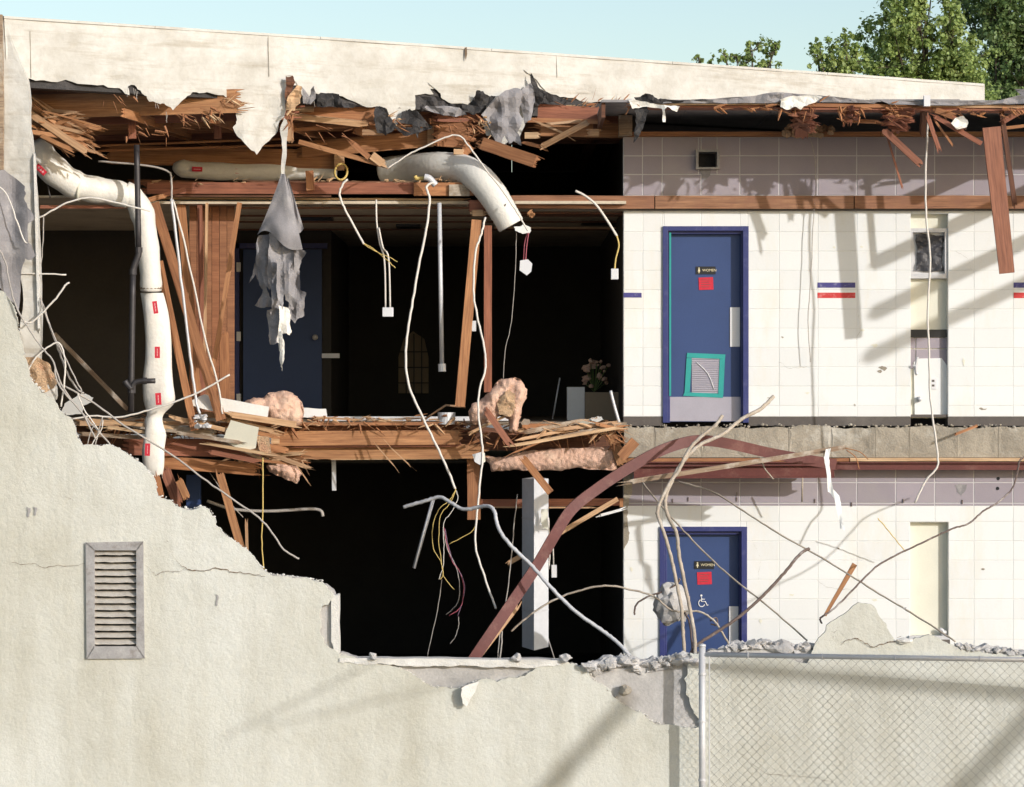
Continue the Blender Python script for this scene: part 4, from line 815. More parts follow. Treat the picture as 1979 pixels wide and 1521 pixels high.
cable('thin_strip', [(818, 812), (862, 783), (900, 787)], 2.2, 'wood_pale', 'thin pale bent strip sticking up over the metal can', 'strip', -.6, sub=1, n=4)

# insulation
def wool(outs, Y, dep, mat, lab, seed, name='insulation_batt', lump=.05):
    cx = sum(p[0] for p in outs)/len(outs); cy = sum(p[1] for p in outs)/len(outs); rx = max(abs(p[0]-cx) for p in outs); ry = max(abs(p[1]-cy) for p in outs)
    def f(x, y):
        # distance from the outline gives a pillowed front
        d = 1e9
        for i in range(len(outs)):
            ax, ay = outs[i]; bx_, by_ = outs[(i+1) % len(outs)]; L2 = (bx_-ax)**2+(by_-ay)**2; t_ = max(0, min(1, ((x-ax)*(bx_-ax)+(y-ay)*(by_-ay))/L2))
            d = min(d, math.hypot(x-ax-t_*(bx_-ax), y-ay-t_*(by_-ay)))
        k = min(1, d/18); return Y-dep*math.sqrt(max(0, 1-(1-k)**2))+lump*noise.noise(Vector((x*.05, y*.05, seed)))+.022*noise.noise(Vector((x*.16, y*.16, seed)))+.012*noise.noise(Vector((x*.45, y*.45, seed)))
    return build(sheet(rag(outs, 2.5, 3, True, seed), f, 3, 0.12), name, mat, None, lab, 'insulation', smooth=True)
wool([(466, 778), (490, 768), (510, 768), (522, 758), (545, 755), (562, 758), (580, 774), (586, 800), (578, 822), (560, 824), (540, 818), (520, 812), (500, 800), (478, 796)], -.75, .16, 'pink_wool', 'rounded pink insulation lump on the floor edge before the dim blue door', 3)
wool([(905, 795), (912, 780), (935, 768), (955, 745), (970, 732), (990, 730), (1008, 736), (1019, 752), (1018, 770), (1008, 795), (1002, 822), (998, 835), (985, 836), (982, 810), (975, 800), (960, 810), (930, 822), (908, 816)], -.8, .16, 'pink_wool', 'big curled pink insulation batt standing on the floor edge by the middle post', 5)
wool([(936, 880), (970, 884), (1020, 872), (1080, 866), (1190, 862), (1192, 908), (1120, 904), (1080, 910), (1000, 908), (950, 912)], -.45, .1, 'pink_wool', 'long pink insulation batt hanging below the floor edge beside the block wall', 6, lump=.015)
wool([(515, 900), (560, 896), (582, 912), (574, 935), (545, 922), (520, 912)], -.7, .07, 'pink_wool', 'small ragged pink insulation tuft hanging below the left floor joists', 7)
wool([(960, 770), (985, 752), (996, 760), (998, 790), (985, 806), (962, 800)], -.96, .04, 'yellow_wool', 'torn tan paper facing in the hollow of the curled batt', 8)

# ------------------------------------------------------------------ studs and posts in the upper storey
def tp_(a, b, w, lab, mat='wood', t=.04, brk=(0, 0), **k): return plank('wall_stud', a, b, w, t, mat, None, lab, 'stud', brk=brk, group='studs of the torn wall', **k)
tp_((298, 392, -.8), (428, 812, -1.0), 19, 'longest leaning stud right of the white duct, reaching the pale panels')
tp_((308, 505, -.9), (376, 832, -1.0), 14, 'leaning stud standing between the white duct sleeve and the grey conduit foot')
tp_((350, 392, -.1), (382, 760, -.2), 17, 'upright stud just left of the brown wall panel')
tp_((386, 392, -.15), (392, 780, -.2), 9, 'narrow stud in front of the left edge of the brown panel', 'wood_red')
tp_((463, 392, -.5), (410, 726, -.7), 9, 'thin stud slanting down left before the brown panel')
tp_((433, 640, -.2), (436, 784, -.2), 18, 'short sunlit stud standing at the lower right of the brown panel', brk=(1, 0))
tp_((921, 425, -.7), (889, 786, -.8), 19, 'long leaning middle post running down to the metal can')
tp_((943, 436, .1), (943, 758, .1), 15, 'dim upright post right behind the leaning middle post', 'wood_red')
tp_((400, 392, -.3), (395, 700, -.3), 5, 'thin split strip on the brown panel', 'wood_pale', brk=(0, 1))
wp = thing('wall_panel', 'tall brown grooved wall panel behind the leaning studs', 'wall panel', P(410, 800, .2))
for i in range(6):
    x = 366+i*14.6; build(MB().pbox(x, 394, x+13.8, 800, 0.16+.003*(i % 2), .2), 'panel_board', 'wood_panel', wp)
# beam over the rooms with header
bm_ = thing('ceiling_beam', 'long horizontal timber beam carrying the torn ceiling above the dark rooms', 'beam', P(600, 380, -.3))
def cb(name, a, b, w, t=.06, mat='wood', brk=(0, 0), sl=.08): return plank(name, a, b, w, t, mat, bm_, brk=brk, sl=sl)
cb('beam_board', (278, 364, -.3), (800, 364, -.3), 22, .08, 'wood_red', (1, 0)); cb('beam_board', (800, 366, -.32), (946, 366, -.32), 25, .1, 'wood', (0, 0)); cb('beam_board', (868, 368, -.38), (910, 368, -.38), 22, .05, 'wood_old', (0, 1), .03)
cb('beam_board', (470, 352, -.1), (760, 354, -.1), 6, .1, 'wood_dark', (0, 0)); cb('beam_board', (908, 364, -.40), (946, 364, -.40), 27, .04, 'wood', (0, 0))
cb('trim_strip', (290, 383, -.15), (900, 386, -.15), 4, .05, 'wood_pale', (1, 1)); cb('trim_strip', (330, 396, .05), (905, 398, .05), 3, .05, 'wood_old', (1, 1)); cb('trim_strip', (300, 378, -.28), (640, 379, -.28), 4, .05, 'wood_dark', (1, 0))
cb('header_block', (905, 398, -.35), (940, 398, -.35), 22, .1, 'wood_red', (1, 1), .03); cb('header_block', (910, 412, -.4), (937, 412, -.4), 12, .08, 'wood_pale', (1, 1), .04)
cb('hanger', (598, 330, -.4), (600, 368, -.4), 15, .05, 'wood', (0, 0)); cb('trim_strip', (960, 405, .1), (1204, 407, .1), 3, .05, 'wood_pale'); cb('trim_strip', (955, 440, 2.3), (1190, 441, 2.3), 3, .05, 'wood_pale'); cb('trim_strip', (970, 412, .3), (1204, 414, .3), 4, .3, 'wood_dark')
cb('corner_block', (1030, 410, -.1), (1022, 418, -.1), 14, .05, 'wood', (1, 1), .02)
cb('top_piece', (283, 388, -.7), (320, 378, -.7), 9, .05, 'wood', (1, 1), .05); cb('top_piece', (310, 380, -.6), (356, 366, -.5), 8, .05, 'wood_red', (1, 0)); cb('blocking', (250, 352, .3), (420, 356, .3), 10, .05, 'wood_dark', (1, 1))
mb = MB()
for _ in range(40): slivers(mb, R(290, 900), 352, -.3, 1, random.choice((0, 180, 40)), 20, .1, area=(1, 4))
for _ in range(16): slivers(mb, R(740, 900), 348, -.3, 1, random.choice((0, 180)), 20, .08, area=(1, 3))
build(mb, 'splinters', 'wood_pale', bm_, kind='stuff')
# ceiling void wall behind ducts (dark) and left-room ceiling
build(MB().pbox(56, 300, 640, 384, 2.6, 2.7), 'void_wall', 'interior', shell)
build(MB().box(XL, xat(250, 0), -1.2, 1.0, zat(396, 0), zat(392, 0)), 'ceiling_sheet', 'ceiling', shell)
plank('ceiling_trim', (78, 400, -1.2), (246, 400, -1.2), 6, .04, 'wood_red', shell, brk=(0, 1))
plank('loose_stud', (100, 640, 1.0), (250, 795, 1.0), 8, .04, 'wood_old', None, 'dim timber leaning in the dark left room', 'stud', brk=(1, 1))

# ------------------------------------------------------------------ ducts
def tags(parent, spots, Y):
    for (x, y, w, h, a) in spots:
        ca, sa = math.cos(math.radians(a)), math.sin(math.radians(a)); q = [(x+dx*w/2*ca-dy*h/2*sa, y+dx*w/2*sa+dy*h/2*ca) for dx, dy in ((-1, -1), (1, -1), (1, 1), (-1, 1))]
        tg = build(MB().quadbox(q, Y, .003), 'red_tag', 'red_paper', parent)
        m3 = MB()
        for k in (-.26, 0.0, .26):
            L = w if w > h else h; ux, uy = (ca, sa) if w > h else (-sa, ca)
            m3.quadbox([(x+ux*(k-.08)*L*.9-.7, y+uy*(k-.08)*L*.9-.7), (x+ux*(k+.08)*L*.9+.7, y+uy*(k-.08)*L*.9-.7), (x+ux*(k+.08)*L*.9+.7, y+uy*(k+.08)*L*.9+.7), (x+ux*(k-.08)*L*.9-.7, y+uy*(k+.08)*L*.9+.7)], Y-.001, .001)
        build(m3, 'tag_lettering', 'tag_print', tg)
du = thing('flexible_duct', 'white wrapped duct with red tags bending down from the left pilaster', 'duct', P(300, 915, -1.0))
pt = path([(64, 275), (88, 312), (120, 342), (148, 358), (180, 366), (215, 371), (248, 380)], -1.5, -1.2, 5)
def wr(base, amp, ph): return lambda f: base*(1+amp*math.sin(f*90+ph)*.4+amp*noise.noise(Vector((f*9, ph, 0))))
mb = MB().tube(pt, 0, 18, rf=lambda f: mpp(-1.3)*(30-6*f+1.2*math.sin(f*30)+1.2*noise.noise(Vector((f*14, 1, 0))))); build(mb, 'duct_section', 'white_wrap', du, smooth=True)
mb = MB().tube(path([(238, 372), (262, 388), (277, 420), (284, 470), (291, 530), (292, 562)], -1.2, -1.1, 5), 0, 18, rf=lambda f: mpp(-1.3)*(24-3.5*f+1*math.sin(f*22)+2.2*noise.noise(Vector((f*12, 2, 0))))); build(mb, 'duct_section', 'white_wrap', du, smooth=True)
build(MB().tube([P(153, 362, -1.35), P(158, 363, -1.35)], 27*mpp(-1.3), 18), 'duct_band', 'ivory', du, smooth=True)
build(MB().tube([P(292, 551, -1.1), P(292, 559, -1.1)], 22*mpp(-1.3), 18), 'duct_band', 'wood_old', du, smooth=True)
# loose sleeve
def sleeve():
    mb = MB(); cen = [(295, 566, 22), (300, 600, 24), (304, 650, 25), (306, 700, 26), (308, 740, 28), (310, 775, 31), (300, 800, 16), (295, 815, 17), (298, 840, 21), (296, 870, 22), (298, 900, 20), (300, 920, 15)]
    n = 20; rows = []
    cs = smooth_path([Vector(c) for c in cen], 4)
    for j, c in enumerate(cs):
        ring = []
        for k in range(n):
            an = 2*math.pi*k/n; w = c.z*(1+.10*math.sin(an*3+j*.25)+.16*noise.noise(Vector((math.cos(an)*1.5, math.sin(an)*1.5, j*.16))))
            p = P(c.x+math.cos(an)*w, c.y+(6*math.sin(k*1.7) if j == len(cs)-1 else 0), -1.1+math.sin(an)*w*mpp(-1)*.55); ring.append(p)
        rows.append(ring)
    o = len(mb.v)
    for r in rows: mb.v += r
    for j in range(len(rows)-1):
        for k in range(n): k2 = (k+1) % n; mb.f.append([o+j*n+k, o+j*n+k2, o+(j+1)*n+k2, o+(j+1)*n+k]); mb.uv.append(None)
    return mb
build(sleeve(), 'duct_sleeve', 'white_wrap', du, smooth=True)
tags(du, [(79, 328, 24, 11, 45)], -1.66); tags(du, [(300, 594, 9, 24, -8), (304, 681, 10, 22, 0), (306, 771, 11, 23, -4), (285, 869, 10, 24, 2)], -1.30)
d3 = thing('duct', 'straight white wrapped duct with red tags lying behind the joists at left', 'duct', P(500, 346, .4))
build(MB().tube(path([(335, 322), (370, 328), (420, 331), (480, 332), (560, 331), (650, 328)], .4, .3, 5), 0, 18, rf=lambda f: mpp(.4)*(17*(min(1, .4+f*6)) if f < .1 else 17+.8*math.sin(f*20))), 'duct_section', 'white_wrap', d3, smooth=True)
tags(d3, [(381, 327, 20, 9, 2), (465, 331, 20, 9, 2), (546, 331, 14, 9, 0)], .26)
mb = MB(); cc = P(659, 332, -.05)
ring = [cc+Vector((math.cos(a)*12*mpp(0), math.sin(a*1.0)*.05, math.sin(a)*16*mpp(0))) for a in [2*math.pi*i/24 for i in range(25)]]
build(mb.tube(ring, .012, 6), 'duct_collar', 'cable_yellow', d3, smooth=True)
d4 = thing('flexible_duct', 'white ribbed flexible duct arching over the beam and hanging down in the middle', 'duct', P(990, 450, -.5))
pt = path([(745, 330, .5), (790, 325, .3), (840, 322, 0), (890, 326, -.2), (925, 345, -.4), (952, 376, -.5), (972, 408, -.55), (988, 436, -.55)], 0, 0, 10)
build(MB().tube(pt, 0, 20, rf=lambda f: mpp(-.3)*(27+2.5*math.sin(f*3)+.3*math.sin(f*260)-1.5*f+1*noise.noise(Vector((f*12, 4, 0))))), 'duct_section', 'white_wrap', d4, smooth=True)
build(MB().quadbox(rag([(993, 438), (1010, 434), (1026, 440), (1024, 450), (1010, 452), (996, 446)], 2, 2, True, 2), -.75, .03), 'torn_liner', 'white_paint', d4)
build(MB().quadbox([(973, 396), (979, 393), (976, 400)], -.78, .01), 'tear', 'dark_base', d4)
# galvanised square duct below
gd = thing('sheet_metal_duct', 'square galvanised metal duct hanging vertically in the dark lower room', 'duct', P(1034, 1255, -.6))
def gpost(yt, yb):
    c0 = []; Yc = -.55
    for y in (yt, yb):
        k = mpp(Yc); ring = [P(1009, y, Yc+.10), P(1032, y+(7 if y == yb else 0), Yc-.12), P(1060, y, Yc+.02), P(1038, y-4, Yc+.24)]; c0.append(ring)
    return c0
c0 = gpost(925, 1250); mb = MB(); mb.add(c0[0]+c0[1], [(0, 1, 2, 3), (4, 5, 6, 7)]+[(i, (i+1) % 4, 4+(i+1) % 4, 4+i) for i in range(4)]); build(mb, 'duct_body', 'galv_sheet', gd)
for y in (1000, 1085, 1178): 
    c = gpost(y, y+1.4); mb = MB(); ctr = sum((p for r in c for p in r), Vector())/8
    mb.add([ctr+(p-ctr)*1.03 for r in c for p in r], [(i, (i+1) % 4, 4+(i+1) % 4, 4+i) for i in range(4)]); build(mb, 'duct_seam', 'galv', gd)
build(MB().quadbox(rag([(1046, 984), (1058, 984), (1060, 1024), (1050, 1022), (1046, 1000)], 2, 2, True, 3), -.72, .004), 'torn_paper', 'ivory', gd)

# black iron waste pipe
ip = thing('waste_pipe', 'black iron waste pipe with tee fitting standing in front of the white duct', 'pipe', P(254, 795, -1.5))
k = mpp(-1.5)
build(MB().tube(path([(264, 280), (266, 380), (268, 484)], -1.55, sub=2), 5.6*k, 12), 'pipe_length', 'iron', ip, smooth=True)
build(MB().tube(path([(268, 484), (267, 494), (260, 512), (257, 524)], -1.55, sub=3), 6.2*k, 12), 'elbow', 'iron', ip, smooth=True)
build(MB().tube(path([(257, 524), (255, 640), (253, 796)], -1.55, sub=2), 5.8*k, 12), 'pipe_length', 'iron', ip, smooth=True)
build(MB().tube([P(268, 478, -1.55), P(268, 488, -1.55)], 7.4*k, 12), 'hub', 'iron', ip); build(MB().tube([P(257, 520, -1.55), P(256.8, 531, -1.55)], 7.4*k, 12), 'hub', 'iron', ip)
build(MB().tube(path([(254, 752), (258, 742), (268, 737), (300, 736)], -1.57, sub=3), 5*k, 10).tube(path([(254, 752), (246, 744), (241, 736)], -1.57, sub=3), 6*k, 10), 'tee_fitting', 'iron', ip, smooth=True)
build(MB().tube([P(254, 745, -1.55), P(254, 760, -1.55)], 8*k, 12).tube([P(276, 736, -1.57), P(284, 736, -1.57)], 6.5*k, 12), 'hub', 'iron', ip)

# ------------------------------------------------------------------ torn felt hanging at centre
ft = thing('hanging_felt', 'tattered grey roofing felt hanging like a rag from a thin strip at centre left', 'roofing rag', P(545, 718, -1.6))
o = [(549, 226), (556, 232), (554, 290), (550, 338), (544, 338), (546, 290), (541, 250)]
build(sheet(rag(o, 1.5, 2, True, 1), lambda x, y: -1.45+.02*noise.noise(Vector((x*.05, y*.03, 2))), 5, .006), 'felt_strip', 'cap_sheet', ft)
def cone(pxs, Yb, nfold, seed, yend):
    """hanging folded sheet: rows from a narrow neck to a wide ragged hem"""
    mb = MB(); rows = 22; n = 30; P_ = []
    for j in range(rows+1):
        f = j/rows; y = pxs[0][1]+(pxs[1][1]-pxs[0][1])*f; xc = pxs[0][0]+(pxs[1][0]-pxs[0][0])*f; w = pxs[0][2]+(pxs[1][2]-pxs[0][2])*f**1.1
        r = []
        for i in range(n+1):
            g = i/n; x = xc-w/2+w*g; yy = y+(yend(g) if j == rows else yend(g)*f*f)
            Y = Yb+.03*math.sin(g*math.pi*nfold+seed)*(.3+f)+.07*noise.noise(Vector((g*3, f*3, seed)))*f-.08*math.sin(g*math.pi)*f; r.append(P(x, yy, Y))
        P_.append(r)
    mb.v = [p for r in P_ for p in r]; W = n+1
    for j in range(rows):
        for i in range(n): mb.f.append([j*W+i, j*W+i+1, (j+1)*W+i+1, (j+1)*W+i]); mb.uv.append(None)
    return mb
build(cone([(547, 336, 8), (541, 462, 88)], -1.62, 1.3, 1, lambda g: -26*math.sin(g*math.pi*1.6+.3)*(1-g)+20*g), 'felt_cone', 'felt', ft, smooth=True)
build(cone([(556, 345, 4), (574, 440, 26)], -1.35, 2, 4, lambda g: 12*math.sin(g*3)), 'felt_fold', 'felt', ft, smooth=True)
tat = [([(500, 455), (530, 450), (534, 500), (522, 560), (512, 552), (504, 520), (494, 505)], -1.5), ([(520, 450), (545, 460), (546, 560), (540, 600), (528, 612), (524, 560), (516, 520)], -1.62), ([(545, 455), (572, 462), (566, 500), (558, 540), (570, 560), (566, 600), (552, 580), (546, 520)], -1.66),
       ([(566, 470), (592, 488), (584, 500), (578, 520), (580, 560), (592, 566), (588, 610), (570, 625), (556, 612), (560, 560), (556, 520)], -1.58), ([(498, 480), (512, 500), (516, 560), (534, 590), (510, 595), (492, 590), (508, 560), (494, 530), (480, 548), (490, 520)], -1.45), ([(516, 600), (538, 590), (545, 630), (540, 662), (522, 666), (520, 640)], -1.6), ([(538, 590), (560, 600), (564, 640), (560, 648), (544, 644), (542, 664), (536, 660)], -1.68), ([(540, 640), (546, 640), (549, 690), (545, 718), (541, 700), (538, 664)], -1.7), ([(534, 500), (548, 505), (552, 560), (546, 600), (536, 570)], -1.74)]
for i, (o, Yq) in enumerate(tat):
    build(sheet(rag(o, 2.5, 3, True, 20+i), lambda x, y, i=i, Yq=Yq: Yq+.09*noise.noise(Vector((x*.07, y*.03, i*2.2))), 5, .006), 'felt_tatter', 'felt' if i not in (6, 7) else 'white_wrap', ft)
# left grey felt over the wall end
o = [(-40, 325), (8, 328), (48, 360), (50, 375), (46, 382), (52, 394), (62, 412), (66, 424), (54, 432), (56, 470), (62, 480), (68, 494), (60, 502), (48, 500), (44, 512), (40, 560), (36, 600), (20, 580), (0, 556), (-40, 555)]
build(sheet(rag(o, 2, 2, True, 6), lambda x, y: -3.2+.12*noise.noise(Vector((x*.022, y*.008, 9)))+.008*noise.noise(Vector((x*.06, y*.06, 9))), 6, .008), 'hanging_felt', 'felt', None, 'smooth grey felt sheet draped over the wall end at the left edge', 'roofing felt')
o = [(70, 690), (92, 700), (104, 722), (112, 738), (100, 752), (84, 758), (62, 742), (48, 716), (50, 690)]
build(sheet(rag(o, 2.5, 2, True, 6), lambda x, y: -3.0+.05*noise.noise(Vector((x*.05, y*.05, 9))), 6, .02), 'burlap_scrap', 'yellow_wool', None, 'tan fibrous scrap hanging above the stepped stucco edge at left', 'scrap')

# ------------------------------------------------------------------ front stucco wall
YS = -3.2
skin_top = [(-120, 566), (0, 561), (16, 576), (28, 598), (34, 625), (38, 655), (45, 690), (58, 730), (72, 748), (88, 762), (112, 788), (134, 806), (146, 840), (160, 862), (188, 862), (214, 860), (238, 872), (262, 888), (284, 908), (298, 926), (304, 958), (328, 966), (345, 980), (372, 986), (390, 978), (404, 984), (414, 1000), (416, 1016), (444, 1040), (474, 1060), (502, 1092), (520, 1110), (560, 1114), (600, 1120), (622, 1124), (634, 1140), (645, 1152)]
skin_mid = [(640, 1160), (622, 1172), (620, 1200), (618, 1222), (626, 1244), (640, 1254), (655, 1264), (690, 1274), (735, 1284), (775, 1291), (800, 1306), (832, 1326), (880, 1330), (905, 1324), (930, 1312), (960, 1318), (1000, 1310), (1030, 1296), (1052, 1278), (1090, 1276), (1112, 1284), (1132, 1292), (1152, 1318), (1182, 1340), (1200, 1358), (1216, 1368), (1240, 1376), (1262, 1396), (1290, 1400), (1320, 1406), (1352, 1404), (1351, 1390), (1336, 1368), (1326, 1342), (1322, 1312), (1330, 1284), (1334, 1262), (1380, 1268), (1480, 1268), (1560, 1282), (1568, 1262), (1578, 1240), (1598, 1208), (1630, 1188), (1660, 1164), (1690, 1172), (1712, 1204), (1732, 1240), (1748, 1243), (1770, 1232), (1796, 1226), (1816, 1233), (1842, 1246), (1880, 1256), (1930, 1262), (1990, 1272), (2300, 1290)]
HV = [(182, 1063), (264, 1063), (264, 1250), (182, 1250)]
ctop = [(-120, 570), (0, 566), (14, 582), (30, 640), (42, 700), (60, 745), (100, 788), (130, 812), (150, 858), (214, 864), (260, 896), (296, 940), (302, 968), (345, 986), (385, 988), (400, 988), (414, 1024), (470, 1066), (516, 1112), (600, 1124), (630, 1130), (648, 1152), (652, 1262), (700, 1274), (1085, 1276), (1110, 1286), (1135, 1300), (1150, 1300), (1180, 1292), (1220, 1288), (1280, 1290), (1330, 1280), (1350, 1262), (1410, 1258), (1450, 1250), (1540, 1252), (1575, 1258), (1600, 1225), (1655, 1185), (1690, 1190), (1720, 1240), (1790, 1236), (1880, 1262), (1990, 1275), (2300, 1294)]
fw = thing('stucco_wall', 'cream rough stucco front wall broken to a stepped ragged edge', 'wall', P(900, 1521, YS))
def sY(x, y): return YS+.008*noise.noise(Vector((x*.008, y*.008, 0)))+.004*noise.noise(Vector((x*.05, y*.05, 2)))
mb = sheet(rag(skin_top, 4, 3, False, 1)+rag(skin_mid, 3.5, 3, False, 2)+[(2300, 1640), (-120, 1640)], sY, 16, .05, holes=[HV])
build(mb, 'stucco_skin', 'stucco', fw)
mb = sheet(rag(ctop, 5, 3, False, 3)+[(2300, 1640), (-120, 1640)], lambda x, y: YS+.052+.012*noise.noise(Vector((x*.03, y*.03, 4))), 22, .17, holes=[HV])
build(mb, 'concrete_core', 'concrete', fw)
build(MB().box(-12, 13, YS+.02, YS+.2, -.65, zat(1640, YS)+.001), 'wall_foot', 'stucco', fw)
# window sill and jamb in the opening
build(sheet(rag([(656, 1272), (760, 1273), (900, 1274), (1084, 1276)], 1.0, 3, False, 4)+rag([(1090, 1284), (1050, 1288), (980, 1290), (900, 1286), (820, 1288), (760, 1284), (700, 1284), (656, 1280)], 2.5, 3, False, 5), lambda x, y: YS-.012+.008*noise.noise(Vector((x*.04, y*.1, 0))), 8, .2), 'window_sill', 'plaster', fw)
build(sheet(rag([(640, 1152), (650, 1150), (655, 1150), (656, 1262), (646, 1262), (640, 1240)], 1.5, 2, True, 4), lambda x, y: YS+.01, 6, .2), 'window_jamb', 'plaster', fw)
# cracks
def crack(pts, w, seed, par_=fw):
    q = rag(pts, 3.5, 3, False, seed); n = len(q); L = []; Rr = []
    for i, (x, y) in enumerate(q):
        k = w*(.35+abs(noise.noise(Vector((i*.5, seed, 0)))))*math.sin(math.pi*min(1, (i+.5)/n*1.0))**.4; L.append((x, y-k)); Rr.append((x, y+k))
    mb = MB()
    for i in range(n-1):
        a = [P(*L[i], YS-.011), P(*L[i+1], YS-.011), P(*Rr[i+1], YS-.011), P(*Rr[i], YS-.011)]; mb.add(a, [(0, 1, 2, 3)])
    build(mb, 'crack', 'crack', par_)
crack([(22, 1087), (60, 1090), (80, 1096), (120, 1094), (166, 1088)], .9, 1); crack([(280, 1092), (302, 1112), (340, 1104), (356, 1098)], .8, 2); crack([(344, 1088), (362, 1100), (400, 1102), (440, 1101), (452, 1106), (480, 1108), (512, 1114)], 1.8, 3)
crack([(1625, 1246), (1650, 1234), (1668, 1240), (1680, 1248), (1694, 1250), (1710, 1244), (1730, 1240), (1742, 1230)], 1.8, 4); crack([(322, 990), (320, 1040), (335, 1075), (350, 1092)], .5, 5)
crack([(1620, 1210), (1612, 1222), (1610, 1240)], .8, 6); crack([(110, 900), (125, 960), (150, 975)], .4, 7); crack([(255, 1275), (258, 1310), (262, 1340)], .4, 8); crack([(1420, 1450), (1480, 1495), (1560, 1500), (1620, 1515)], .5, 9)
for (x, y, w, h) in ((419, 1160, 2.5, 12), (55, 990, 4, 10), (68, 988, 3, 9), (1748, 1176, 4, 3)):
    build(MB().quadbox(rag([(x-w, y-h), (x+w, y-h*.8), (x+w*.6, y+h*.3), (x, y+h), (x-w*.7, y+h*.4)], 2, 2, True, 5), YS-.012, .003), 'stain', 'vent_metal', fw)
# spalled flap on the wall
mb = sheet(rag([(892, 1330), (926, 1316), (918, 1338), (902, 1366), (894, 1360), (891, 1345)], 1.5, 2, True, 4), lambda x, y: YS-.10+.0016*(x-890), 6, .03); build(mb, 'spalled_flap', 'plaster', fw)
# rubble along the edge
def rubble(name, pts, n, rmin, rmax, mat, parent, Yr, sp=3):
    segs = [(a, b, math.hypot(b[0]-a[0], b[1]-a[1])) for a, b in zip(pts[:-1], pts[1:])]; T = sum(s[2] for s in segs); mb = MB()
    for _ in range(n):
        d = R(0, T)
        for a, b, L in segs:
            if d <= L: break
            d -= L
        f = d/max(L, 1e-6); x, y = a[0]+(b[0]-a[0])*f, a[1]+(b[1]-a[1])*f; rock(mb, P(x+R(-sp, sp), y+R(-sp, sp*.6), R(*Yr)), rmin+(rmax-rmin)*random.random()**2.6, 1, (R(.7, 1.3), 1, R(.5, .95)))
    if name == 'rubble_pile':
        up_ = rag([(x, y-R(0, 5)) for x, y in pts], 5, 3, False, n); dn = [(x, y+14) for x, y in reversed(pts)]
        for _ in range(11):
            i_ = random.randrange(len(pts)-1); f_ = random.random(); x = pts[i_][0]*(1-f_)+pts[i_+1][0]*f_; y = pts[i_][1]*(1-f_)+pts[i_+1][1]*f_
            rock(mb, P(x, y+R(-3, 4), R(Yr[0]+.05, Yr[1])), R(.05, .10), 2, (1.2, 1, R(.5, .8)), .5)
        m2 = sheet(up_+dn, lambda x, y: Yr[0]+.06-.05*noise.noise(Vector((x*.06, y*.06, n)))-(y-pts[0][1])*.002, 5, .2); mb.add(m2.v, m2.f)
    return build(mb, name, mat, parent, kind='stuff')
rubble('broken_edge', [p for p in skin_top if p[0] >= 0], 700, .003, .017, 'plaster', fw, (YS+.01, YS+.16), 2.5)
rubble('broken_edge', skin_mid[8:33], 340, .003, .013, 'plaster', fw, (YS+.0, YS+.04), 2)
rubble('rubble_pile', [(1150, 1292), (1180, 1284), (1215, 1280), (1240, 1290)], 300, .008, .075, 'rubble', None, (YS+.0, YS+.3), 8); bpy.data.objects['rubble_pile']['label'] = 'heap of pale concrete crumbs on the broken wall below the dark room'; bpy.data.objects['rubble_pile']['category'] = 'rubble'
o_ = rubble('rubble_pile', [(1250, 1286), (1300, 1278), (1335, 1272), (1348, 1280)], 380, .008, .06, 'rubble', None, (YS+.0, YS+.3), 7); setp(o_, 'heap of concrete crumbs at the foot of the bent rebar before the lower door', 'rubble')
o_ = rubble('rubble_pile', [(1395, 1262), (1430, 1254), (1480, 1248), (1540, 1256), (1565, 1250)], 700, .008, .055, 'rubble', None, (YS+.02, YS+.4), 8); setp(o_, 'long heap of concrete crumbs behind the fence rail beside the lower door', 'rubble')
o_ = rubble('rubble_pile', [(1850, 1250), (1890, 1256), (1940, 1260), (1990, 1268)], 380, .006, .045, 'rubble', None, (YS+.0, YS+.2), 5); setp(o_, 'low heap of concrete crumbs on the wall at the right edge above the rail', 'rubble')
for x, y, r, lab in ((998, 1272, .05, 'small white plaster lump on the sill left of the metal duct foot'), (1092, 1272, .06, 'pale plaster lump at the right end of the white sill'), (1138, 1288, .07, 'pale stone between sill end and rubble heap'), (1208, 1333, .06, 'brownish lump stuck in the spalled hollow of the wall'), (720, 1268, .04, 'tiny plaster lump on the left part of the sill')):
    mb = MB(); rock(mb, P(x, y, YS-.02), r, 2); build(mb, 'plaster_lump', 'slab' if 'brown' in lab else 'rubble', None, lab, 'rock')
mb = MB(); rock(mb, P(1746, 1240, YS), .05, 2, (1.4, 1, .6)); build(mb, 'plaster_lump', 'plaster', None, 'white plaster lump right of the pointed stucco fragment', 'rock')

